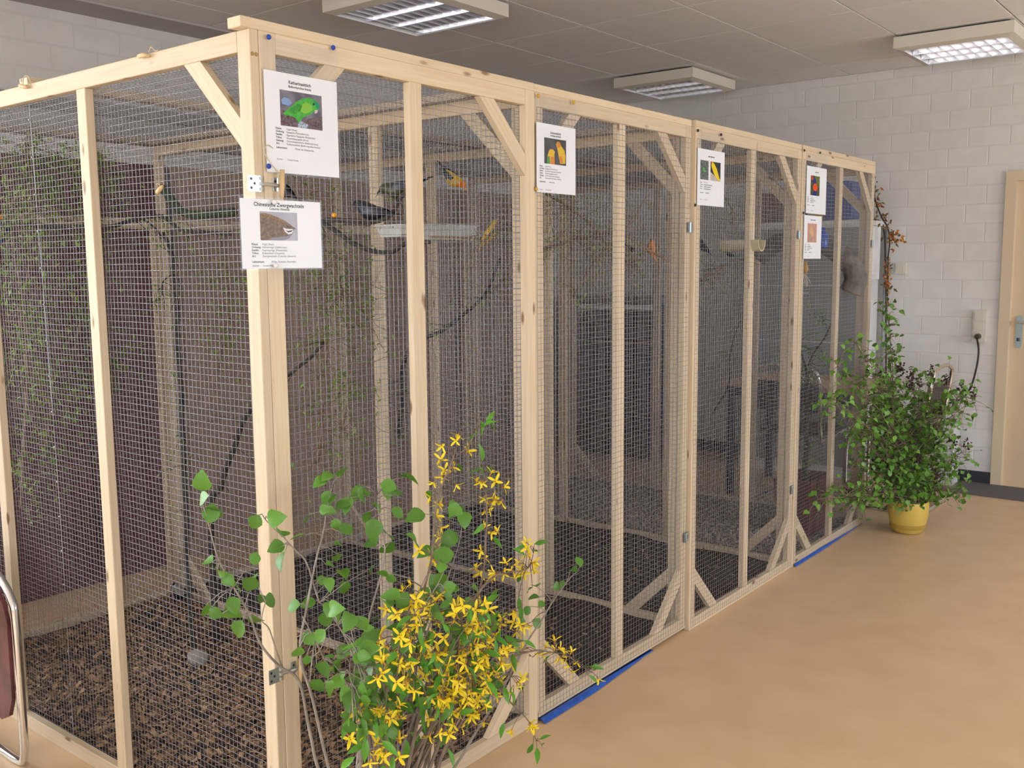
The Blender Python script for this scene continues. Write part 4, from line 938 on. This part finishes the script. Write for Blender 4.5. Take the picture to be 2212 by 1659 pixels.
for k in range(18):
    tip = (BR.uniform(840, 1140), BR.uniform(1185, 1470)); X1 = BR.uniform(.2, .44)
    mid = ((tip[0]+850)/2+BR.gauss(0, 40), (tip[1]+1680)/2)
    path = [(830+BR.gauss(0, 40), 1790), mid, ((mid[0]+tip[0])/2+BR.gauss(0, 15), (mid[1]+tip[1])/2), tip]
    fz([S_(path, .28, X1)], L_(scatter(path, 10, .3, 28, 24), X1, .8), L_(scatter(path, 16, .35, 26, 24), X1))
for k in range(3):
    tip = (BR.uniform(720, 820), BR.uniform(1500, 1600)); path = [(810+BR.gauss(0, 30), 1790), (tip[0]+40, tip[1]+90), tip]
    fz([S_(path, .3, .42)], L_(scatter(path, 6, .3, 20, 18), .42, .8), L_(scatter(path, 7, .4, 22, 18), .42))
# bucket that holds the branches
c = at(800, 1790, 0, .26); 
t = thing('flower_bucket', (c.x, c.y, 0), 'grey bucket holding the hazel and forsythia branches', 'bucket')
hb = max(.10, c.z+.02)
MB().lathe((c.x, c.y, 0), [(.001, .004), (.10, .004), (.105, 0), (.135, hb-.01), (.142, hb), (.138, hb+.002), (.131, hb-.012), (.10, .012), (.001, .012)], 28).build('pail', mat('bucket_grey', (.2, .2, .21), .4), t, smooth=True)
MB().lathe((c.x, c.y, 0), [(.12, hb*.6), (.001, hb*.6)], 24).build('water', mat('water', (.1, .12, .1), .1), t)

# ------------------------------------------------------------------ yellow pot with birch and lilac twigs at the end of the row
pc = at(1960, 1148, 2, 0)
t = thing('potted_plant', (pc.x, pc.y, 0), 'bushy green twigs with dark lilac buds in a yellow pot', 'potted plant')
YP = mat('yellow_pot', (.64, .46, .10), .35, var=(.60, .43, .09), scale=8)
k_ = .108
MB().lathe((pc.x, pc.y, 0), [(.001, .002), (.070, .002), (.079, .010), (.095, .05), (.105, .10), (.108, .145), (.107, .17), (.104, .182), (.099, .182), (.101, .16), (.095, .03), (.001, .03)], 32).build('pot', YP, t, smooth=True)
MB().lathe((pc.x, pc.y, 0), [(.0995, .163), (.05, .168), (.001, .17)], 20).build('potting_soil', SOIL, t)
r = random.Random(11); LB = mat('lilac_bud', (.045, .012, .022), .7); tips = [(1918, 660), (1848, 742), (1812, 792), (1792, 862), (1770, 1078), (1832, 1076), (1795, 1050), (2103, 862), (2078, 848), (2045, 835), (2012, 815), (1968, 822), (2088, 972), (2060, 1005), (2083, 1066), (2040, 1058), (1880, 795), (1900, 850), (1935, 850), (1850, 850), (1860, 930), (1990, 870), (2030, 900), (1830, 930), (1950, 930), (1880, 1000), (2020, 980), (1985, 1010), (1915, 760), (1870, 870), (1985, 840), (1840, 1000)]
cand = []; buds = MB()
for k, (u, v) in enumerate(tips):
    e = at(u, v, 1, pc.y+r.uniform(-.22, .22)); s = V((pc.x+r.gauss(0, .035), pc.y+r.gauss(0, .035), .165))
    if u < 1862: e = at(u, v, 0, .06+.07*r.random())
    h = e.z-s.z
    mid = V((s.x+(e.x-s.x)*.35, s.y+(e.y-s.y)*.35, s.z+max(.08, h*.55)))
    path = rough_path([s, mid, e], 8, .012, 7)
    MB().tube(path, [.0042*(1-.75*i/len(path)) for i in range(len(path))], 6).build('stem', TWIG, t, smooth=True)
    n = int(64+70*(e-s).length)
    for q in range(n):
        f = r.uniform(.18, 1); pnt = path[min(len(path)-1, int(f*len(path)))]
        sp = .052 if k != 0 else .03
        cand.append((pnt+V((r.gauss(0, sp), r.gauss(0, sp), r.gauss(0, sp*.9))), r.uniform(.026, .041), pnt))
    if u > 1960 and v < 1000 or k in (5, 13):
        for q in range(26):
            hq = r.random(); buds.ball(e+V((r.gauss(0, .012)*(1-hq*.6), r.gauss(0, .012)*(1-hq*.6), .01+hq*.06)), .0055*(1.2-hq*.7), n=5, m=3)
for u, v in ((1948, 800), (1905, 812), (1965, 830), (2025, 1030), (2060, 950), (1980, 990)):
    e = at(u, v, 1, pc.y-.1)
    for q in range(22): buds.ball(e+V((r.gauss(0, .012), r.gauss(0, .012), r.gauss(0, .018))), .006, n=5, m=3)
buds.build('lilac_buds', LB, t)['kind'] = 'stuff'
cand = [c_ for c_ in cand if c_[0].z > .15 and not (c_[0].x < .045 and c_[0].y < 4.20)]
cand.sort(key=lambda c_: (c_[0]-CAM).length)
rest = MB()
def leaf_into(mb, me, pos, xd, up, s):
    x, y, z = frame_from(xd, up); n = len(mb.v)
    mb.v += [pos+x*(v.co.x*s)+y*(v.co.y*s)+z*(v.co.z*s) for v in me.vertices]; 
    for p in me.polygons: mb.f.append(tuple(i+n for i in p.vertices)); mb.m.append(0)
pet = MB()
for k, (pnt, s, src) in enumerate(cand):
    pet.tube([src, src.lerp(pnt, .55)+V((0, 0, .006)), pnt], [.0016, .0012, .0008], 3, cap=False)
    d_ = V((r.gauss(0, 1), r.gauss(0, 1), r.gauss(-.3, .7))); up = V((r.gauss(.3, .5), r.gauss(-.4, .5), 1))
    if k < 290: put('leaf', r.choice(birch_me), t, pnt, d_, up, s)
    else: leaf_into(rest, birch_me[k % 2], pnt, d_, up, s)
rest.build('foliage', BG, t, smooth=True)['kind'] = 'stuff'
pet.build('fine_twigs', TWIG, t)['kind'] = 'stuff'
# ------------------------------------------------------------------ perches, twigs and fittings inside the aviaries
MOSS = mat('moss', (.045, .066, .038), .9, var=(.065, .095, .05), scale=40, bump=.5, bscale=80)
WLG = leaf_mat('willow_green', (.13, .22, .03), (.18, .28, .05))
will_me = leaf_mesh('leaf', [(0, .01), (.2, .13), (.5, .2), (.8, .1), (1, .004)], WLG, .3, .2, 1, 0)
r = random.Random(31)
def branch(name, label, cat, group, paths, m=BARK, twigs=0, tl=.18, leaves=0, ls=.022, amp=.008, ybox=None, side_rad=.0016, down=.2):
    """paths: list of (points, r0, r1); fine side twigs grow from them, leaves grow on the twigs"""
    t = thing(name, paths[0][0][0], label, cat, group); mb = MB(); allp = []
    for pts, r0, r1 in paths:
        c = rough_path(pts, 6, amp, 8); n = len(c); mb.tube(c, [r0+(r1-r0)*i/(n-1) for i in range(n)], 7); allp += c
    fine = MB(); spots = []
    def ok(p):
        return ybox is None or (ybox[0] < p.y < ybox[1] and -D1+.04 < p.x < -.045 and .03 < p.z < TOP-.03)
    for k in range(twigs):
        s = r.choice(allp); d_ = V((r.gauss(0, 1), r.gauss(0, .8), r.gauss(-down, .8))).normalized(); L = tl*r.uniform(.5, 1.3)
        pts = [s]
        for q in range(5):
            d_ = (d_+V((r.gauss(0, .35), r.gauss(0, .35), r.gauss(-.08, .3)))).normalized(); nx = pts[-1]+d_*L/5
            if not ok(nx): break
            pts.append(nx)
        if len(pts) < 3: continue
        fine.tube(pts, [side_rad*(1-.12*i) for i in range(len(pts))], 4); spots += pts[1:]
    mb.build('branch_wood', m, t, smooth=True)
    if fine.v: o = fine.build('twigs', m, t); o['kind'] = 'stuff'
    if leaves and spots:
        lv = MB()
        for k in range(leaves):
            p = r.choice(spots)+V((r.gauss(0, .012), r.gauss(0, .012), r.gauss(0, .012)))
            if ok(p): leaf_into(lv, will_me, p, V((r.gauss(0, 1), r.gauss(0, 1), r.gauss(-.2, .8))), V((r.gauss(0, .6), r.gauss(-.5, .6), 1)), ls*r.uniform(.7, 1.3))
        lv.build('leaves', WLG, t, smooth=True)['kind'] = 'stuff'
    return t
Y6 = lambda l, y: [at(u, v, 1, y) for u, v in l]
B1 = (.04, 1.015)
# aviary 1
branch('perch_branch', 'dark crooked perch branch running level behind the side panel mesh', 'branch', None, [([at(30, 486, 1, .30), at(120, 488, 1, .40), at(230, 492, 1, .52)]+Y6([(270, 482), (310, 470), (350, 468), (372, 480), (390, 496), (440, 502), (500, 505)], .60), .0085, .006), (Y6([(310, 472), (345, 500), (352, 515)], .62), .004, .003)], BARK, 30, .10, 60, .02, ybox=B1)
branch('perch_branch', 'dark upright branch standing in the mulch near the back corner', 'branch', None, [(Y6([(355, 505), (370, 540), (380, 640), (384, 760), (392, 900), (400, 1060), (405, 1180)], .66)+[V((at(405, 1180, 1, .66).x, .66, .02))], .007, .010), (Y6([(378, 590), (352, 610), (348, 640), (318, 660), (300, 665)], .66), .003, .002)], BARK, 24, .12, 90, .02, ybox=B1)
branch('mossy_branch', 'thick moss-green branch bent like an elbow', 'branch', None, [(Y6([(348, 404), (368, 428), (388, 452), (412, 464), (450, 463), (505, 458)], .80), .016, .017)], MOSS, 0, amp=.003)
branch('perch_branch', 'dark perch branch with a deep sag, the black bird sitting on it', 'branch', None, [(Y6([(610, 480), (655, 484), (690, 482), (722, 478), (760, 478), (800, 480), (838, 468), (855, 448), (866, 424), (884, 412), (905, 414)], .74), .0095, .006), (Y6([(690, 484), (730, 502), (765, 526), (805, 545), (845, 546), (872, 530), (890, 523), (930, 526)], .74), .0085, .006)], BARK, 16, .08, 30, .018, ybox=B1)
branch('perch_branch', 'dark branch slanting up from the mulch behind the corner post', 'branch', None, [([V((at(455, 1100, 1, .8).x, .8, .02))]+Y6([(455, 1100), (478, 1050), (500, 980), (530, 905), (570, 850), (640, 800), (700, 740)], .8), .013, .006)], BARK, 20, .14, 60, .02, ybox=B1)
for k, (tip, base, y) in enumerate((((70, 262), (30, 800), -1.85), ((125, 330), (95, 1000), -1.9), ((40, 420), (45, 1100), -1.6), ((200, 330), (150, 820), -1.95))):
    branch('birch_branch', 'hanging birch branch with small yellow-green leaves in the rear corner behind the side panel', 'branch', 'birch branches in the rear corner', [([at(u_, v_, 0, y) for u_, v_ in (base, ((base[0]+tip[0])/2+15, (base[1]+tip[1])/2), (tip[0]-15, tip[1]+60), tip)], .006, .002)], TWIG, 130, .24, 800, .022, ybox=B1, down=.3)
for k, (tip, base, y) in enumerate((((490, 560), (470, 800), .9), ((700, 560), (690, 1000), .85), ((770, 580), (740, 930), .92), ((230, 790), (140, 860), .7), ((660, 400), (740, 640), .9))):
    branch('birch_branch', 'thin leafy birch twig standing among the perches of the corner aviary', 'branch', 'birch twigs of the corner aviary', [(Y6([base, ((base[0]+tip[0])/2+10, (base[1]+tip[1])/2), tip], y), .004, .0015)], TWIG, 60, .22, 300, .020, ybox=B1, down=.1)
# aviary 2: bare tangle
B2 = (1.075, 2.03)
branch('twig_tangle', 'tangled grey-brown twigs with few leaves filling the top of the sun conure aviary', 'branch', None, [(Y6([(1050, 640), (1130, 560), (1240, 520), (1330, 500), (1440, 560)], 1.72), .007, .004), (Y6([(1180, 420), (1260, 470), (1340, 560), (1400, 560)], 1.8), .006, .003), (Y6([(1240, 640), (1290, 560), (1360, 480), (1400, 420)], 1.75), .005, .003), (Y6([(1050, 520), (1100, 450), (1180, 400)], 1.6), .005, .003)], TWIG, 330, .26, 900, .016, ybox=B2, side_rad=.0014)
branch('perch_branch', 'dark branch slanting low through the sun conure aviary', 'branch', None, [(Y6([(860, 940), (868, 880), (870, 800), (900, 740), (960, 710), (1010, 670), (1050, 630), (1080, 560)], 1.4), .010, .006)], BARK, 30, .15, 80, .018, ybox=B2)
# aviary 3
B3 = (2.095, 3.09)
branch('twig_tangle', 'thin drooping twigs with tiny leaves in the aviary with the two-photo sheet', 'branch', None, [(Y6([(1510, 600), (1550, 585), (1590, 560), (1640, 570)], 2.7), .004, .002), (Y6([(1500, 620), (1530, 590), (1560, 575)], 2.6), .004, .002), (Y6([(1562, 420), (1580, 450), (1590, 520)], 2.75), .0025, .0015)], TWIG, 60, .16, 240, .015, ybox=B3)
branch('perch_branch', 'bare twig leaning down to the floor of the aviary with the two-photo sheet', 'branch', None, [(Y6([(1600, 690), (1580, 760), (1575, 830), (1540, 890)], 2.85), .004, .005)], BARK, 6, .08, 10, .015, ybox=B3)
# aviary 4: planter with a small tree
B4 = (3.15, 4.12)
PLR = mat('dark_red_planter', (.11, .028, .025), .5)
t = thing('planter', (-.16, 3.7, .02), 'dark red square planter on the gravel of the end aviary', 'planter')
x0, x1, y0, y1, zt = -.27, -.06, 3.55, 3.86, .34
pl = MB(); zb = .03
pl.add([(x0+.02, y0+.02, zb), (x1-.02, y0+.02, zb), (x1-.02, y1-.02, zb), (x0+.02, y1-.02, zb), (x0, y0, zt), (x1, y0, zt), (x1, y1, zt), (x0, y1, zt), (x0+.02, y0+.02, zt), (x1-.02, y0+.02, zt), (x1-.02, y1-.02, zt), (x0+.02, y1-.02, zt), (x0+.03, y0+.03, zt-.06), (x1-.03, y0+.03, zt-.06), (x1-.03, y1-.03, zt-.06), (x0+.03, y1-.03, zt-.06)],
       [(3, 2, 1, 0)]+[f for k in range(4) for f in ((k, (k+1) % 4, 4+(k+1) % 4, 4+k), (4+k, 4+(k+1) % 4, 8+(k+1) % 4, 8+k), (8+k, 8+(k+1) % 4, 12+(k+1) % 4, 12+k))])
pl.build('box', PLR, t); MB().box((x0+.03, y0+.03, zt-.09), (x1-.03, y1-.03, zt-.055)).build('potting_soil', SOIL, t)
yt = 3.70
tp = Y6([(1742, 940), (1742, 830), (1742, 800)], yt)
branch('small_tree', 'small forked tree with sparse green leaves growing from the dark red planter', 'tree', None, [([V((tp[0].x, yt, .27))]+tp, .016, .008), ([tp[-1]]+Y6([(1728, 750), (1722, 700)], yt), .006, .003), ([tp[-1]]+Y6([(1760, 760), (1785, 720), (1800, 690)], yt), .006, .003)], BARK, 70, .2, 420, .026, ybox=B4, side_rad=.0018)
GREYB = mat('grey_bark', (.11, .10, .095), .9, var=(.17, .155, .14), scale=20, bump=.5, bscale=50)
branch('bark_arch', 'thick grey bark arch hung under the roof of the end aviary', 'branch', None, [(Y6([(1640, 560), (1670, 530), (1730, 515), (1790, 530), (1830, 560), (1848, 600), (1838, 630)], 3.75), .05, .06)], GREYB, 0, amp=.012)
# feeders and toys
TRAY = mat('milky_plastic', (.62, .66, .66), .35)
def tray(label, x0, x1, y0, y1, z0, z1, m=TRAY):
    t = thing('feeding_tray', ((x0+x1)/2, (y0+y1)/2, z0), label, 'tray', 'milky plastic feeding trays')
    e, b, q = .012, .004, .018; mb = MB()
    O = [(x0, y0), (x1, y0), (x1, y1), (x0, y1)]; sh = lambda d_: [(x0+d_, y0+d_), (x1-d_, y0+d_), (x1-d_, y1-d_), (x0+d_, y1-d_)]
    R_ = [[(x, y, z0) for x, y in sh(q)], [(x, y, z1-.004) for x, y in sh(.006)], [(x, y, z1-.004) for x, y in sh(0)], [(x, y, z1) for x, y in sh(0)], [(x, y, z1) for x, y in sh(.009)], [(x, y, z0+.004) for x, y in sh(q+.004)]]
    fs = [(3, 2, 1, 0)]+[(4*j+k, 4*j+(k+1) % 4, 4*j+4+(k+1) % 4, 4*j+4+k) for j in range(5) for k in range(4)]+[(20, 21, 22, 23)]
    mb.add([p for rr in R_ for p in rr], fs); mb.build('tub', m, t)
    MB().box(((x0+x1)/2-.05, y0+.02, z0+.005), ((x0+x1)/2+.05, y1-.02, z0+.02)).build('seed', CHIPS[2], t)
p, q = at(930, 500, 0, -.82), at(1036, 500, 0, -.82)
tray('long milky plastic feeding tray near the yellow birds', -.95, -.82, p.y, q.y, p.z-.03, p.z+.03)
p, q = at(820, 500, 1, .93), at(880, 500, 1, .93)
tray('small milky feeding tray beside the sagging perch', p.x, q.x, .90, 1.0, p.z-.02, p.z+.02)
p, q = at(1562, 526, 1, 2.62), at(1646, 524, 1, 2.62)
t = thing('trough', (p.x, 2.62, p.z), 'beige half-round trough hanging in the aviary with the two-photo sheet', 'trough')
hp = [(p.x, 2.62+.04*math.cos(a), p.z+.012-.05*math.sin(a)) for a in [PI*k/10 for k in range(11)]]; hp += [(p.x, 2.62+.034*math.cos(a), p.z+.012-.044*math.sin(a)) for a in [PI*k/10 for k in range(10, -1, -1)]]
MB().prism(hp, (q.x-p.x, 0, 0)).build('gutter', mat('beige_plastic', (.48, .43, .32), .5), t)
for x in (p.x+.03, q.x-.03): MB().tube([(x, 2.58, p.z), (x, 2.6, p.z+.2), (x, 2.62, TOP-.01)], .0008, 5).build('hanger', WIRE, t)
p = at(1777, 515, 1, 3.55)
tb = MB().lathe((p.x, 3.55, p.z), [(.001, -.05), (.026, -.05), (.028, -.03), (.028, .02), (.012, .035), (.012, .055), (.001, .056)], 16).build('water_bottle', mat('bottle_blue', (.012, .06, .35), .25), smooth=True)
tag(tb, 'blue plastic drinking bottle hanging in the end aviary', 'bottle')
p = at(1738, 590, 1, 3.45)
t = thing('rope_toy', p, 'orange hanging toy with a frayed white end in the end aviary', 'bird toy')
MB().tube([p+V((0, 0, .06)), p+V((.004, 0, .02)), p], [.010, .016, .012], 8).build('toy_body', mat('toy_orange', (.55, .25, .03), .6), t, smooth=True)
fr = MB()
for k in range(12): a = V((r.gauss(.01, .012), r.gauss(0, .012), -.05-r.random()*.02)); fr.tube([p, p+a*.5+V((.004, 0, 0)), p+a], .0022, 4)
fr.build('rope_end', mat('rope_white', (.62, .55, .48), .8), t)
p = at(722, 465, 1, .74)
tag(MB().ball(p, .012, .006, .008, 10, 7).build('orange_slice', mat('orange_flesh', (.80, .34, .01), .4), smooth=True), 'piece of orange fruit stuck on the sagging perch', 'fruit')
p = at(345, 409, 1, .022)
toggle('yellow stick tied to the wire of the side panel', [p+V((-.012, 0, -.008)), p, p+V((.014, 0, .008))], [p+V((-.004, 0, .002)), p+V((-.006, -.004, .012)), p+V((.0, -.004, .014)), p+V((.006, 0, .006))])
p = at(428, 1420, 2, .045)
bm = bmesh.new(); bmesh.ops.create_icosphere(bm, subdivisions=3, radius=1)
vs = [tuple(p+V((v.co.x*.042*(1+.25*noise.noise(v.co*1.3)), v.co.y*.034*(1+.25*noise.noise(v.co*1.7)), v.co.z*.03*(1+.2*noise.noise(v.co*1.1))))) for v in bm.verts]; fs = [tuple(v.index for v in f.verts) for f in bm.faces]; bm.free()
tag(mk('stone', vs, fs, mat('grey_stone', (.26, .235, .21), .85, var=(.30, .275, .25), scale=40), smooth=True), 'rounded grey stone lying on the mulch', 'stone')

# ------------------------------------------------------------------ birds
def bird(label, head, tail, y0, cols, perch=True, up=(0, 0, 1), fat=1.0, y1=None, group=None, crest=False):
    """continuous lofted body from tail tip to forehead; head / tail are picture points at depth y0 / y1"""
    H = at(head[0], head[1], 1, y0); T = at(tail[0], tail[1], 1, y0 if y1 is None else y1)
    L = (H-T).length/.9; x = (H-T).normalized(); y = V(up).cross(x).normalized(); z = x.cross(y)
    O = T+x*(.52*L); Q = lambda a, b, c: O+x*(a*L)+y*(b*L)+z*(c*L)
    t = thing('bird', O, label, 'bird', group)
    body, head_m, tail_m, beak_m = cols
    secs = [(-.52, .015, .030, .006, 2), (-.42, .012, .034, .010, 2), (-.28, .006, .042, .022, 2), (-.2, 0, .060, .045, 0), (-.10, -.005, .088, .080, 0), (.02, -.006, .108, .108, 0), (.13, .005, .108, .115, 0), (.20, .03, .088, .098, 0), (.25, .06, .070, .078, 1), (.30, .078, .062, .066, 1), (.345, .082, .050, .052, 1), (.375, .078, .026, .027, 1)]
    n = 12; vs, fs, fm = [], [], []
    for (a, c, ry, rz, mi) in secs:
        for k in range(n): an = 2*PI*k/n; vs.append(Q(a, ry*fat*math.cos(an), c*fat+rz*fat*math.sin(an)))
    for i in range(len(secs)-1):
        for k in range(n): q = i*n; fs.append((q+k, q+(k+1) % n, q+n+(k+1) % n, q+n+k)); fm.append(secs[i][4])
    fs.append(tuple(reversed(range(n)))); fm.append(2); e = (len(secs)-1)*n; fs.append(tuple(e+k for k in range(n))); fm.append(1)
    mk('body', vs, fs, [body, head_m, tail_m], t, smooth=True, fm=fm)
    for s in (1, -1):
        w_ = MB(); pr = [(.17, .05, .03), (.10, .095, .055), (-.05, .10, .05), (-.2, .06, .035), (-.33, .02, .012)]
        vs = []; 
        for (a, b, hgt) in pr:
            for k in (-1, 0, 1): vs.append(Q(a, s*(b*fat+(.016 if k == 0 else 0)), .02+hgt*k*1.1*fat))
        fs = [f for i in range(4) for f in ((3*i, 3*i+1, 3*i+4, 3*i+3), (3*i+1, 3*i+2, 3*i+5, 3*i+4))]
        mk('wing', vs, fs, tail_m if cols[2] is not cols[0] else body, t, smooth=True)
        MB().ball(Q(.315, s*.058*fat, .092*fat), .010*L, n=8, m=6).build('eye', BLACK, t, smooth=True)
        if perch:
            MB().tube([Q(.0, s*.04, -.09*fat), Q(.015, s*.035, -.15*fat), Q(.0, s*.03, -.185*fat)], .006*L, 5).build('leg', mat('bird_leg', (.16, .09, .07), .6), t)
    MB().tube([Q(.365, 0, .078*fat), Q(.42, 0, .068*fat), Q(.455, 0, .045*fat)], [.022*L*fat, .014*L*fat, .002*L], 8).build('beak', beak_m, t, smooth=True)
    return t
bk = mat('glossy_blue_black', (.010, .012, .024), .42); ol = mat('olive_dark', (.035, .04, .012), .5, var=(.06, .06, .015), scale=40); yb = mat('bird_yellow', (.72, .44, .015), .5, var=(.62, .40, .02), scale=60); ob = mat('bird_orange', (.75, .22, .01), .5); db = mat('dark_beak', (.03, .03, .03), .4); ob_b = mat('orange_beak', (.8, .32, .02), .4)
gw = mat('grey_plumage', (.16, .15, .15), .6, var=(.3, .29, .28), scale=60); ub = mat('bird_blue', (.012, .018, .10), .35); br = mat('bird_rust', (.45, .16, .02), .6, var=(.3, .12, .03), scale=60)
bird('glossy blue-black bird sitting level on the sagging perch', (765, 452), (866, 466), .74, (bk, bk, bk, db))
bird('dark olive bird on the raised end of the sagging perch', (824, 424), (934, 384), .78, (ol, ol, bk, db))
bird('black bird half hidden by the two sheets on the corner post', (575, 388), (652, 438), .70, (bk, bk, bk, db))
bird('yellow bird with an orange head hanging head-down in the twigs', (999, 412), (944, 348), 1.5, (yb, ob, bk, ob_b), perch=False, up=(1, 0, .4), fat=1.15)
bird('plain yellow bird sitting beside the long milky tray', (1078, 482), (1030, 545), 1.62, (yb, yb, yb, ob_b), fat=1.1)
bird('rusty orange bird deep in the twig tangle', (1400, 522), (1418, 566), 1.85, (br, br, br, db), perch=False, fat=1.7)
bird('dark bird with a pale head in the twig tangle', (1374, 545), (1350, 528), 1.8, (bk, gw, bk, db), perch=False, fat=1.3)
bird('black bird at the inner edge of the aviary with the two-photo sheet', (1508, 522), (1538, 553), 2.5, (bk, bk, bk, db), fat=1.3)
bird('black bird sitting under the beige trough', (1566, 546), (1592, 556), 2.75, (bk, bk, bk, db), fat=1.2)
bird('dark blue bird with an orange head at the rear end of the side panel', (10, 460), (4, 535), .3, (ub, ob, ub, db), fat=1.6, perch=False, up=(.3, -1, 0))
bird('small grey-striped quail on the mulch by the back corner', (374, 1276), (412, 1296), .93, (gw, bk, bk, db), fat=1.9)
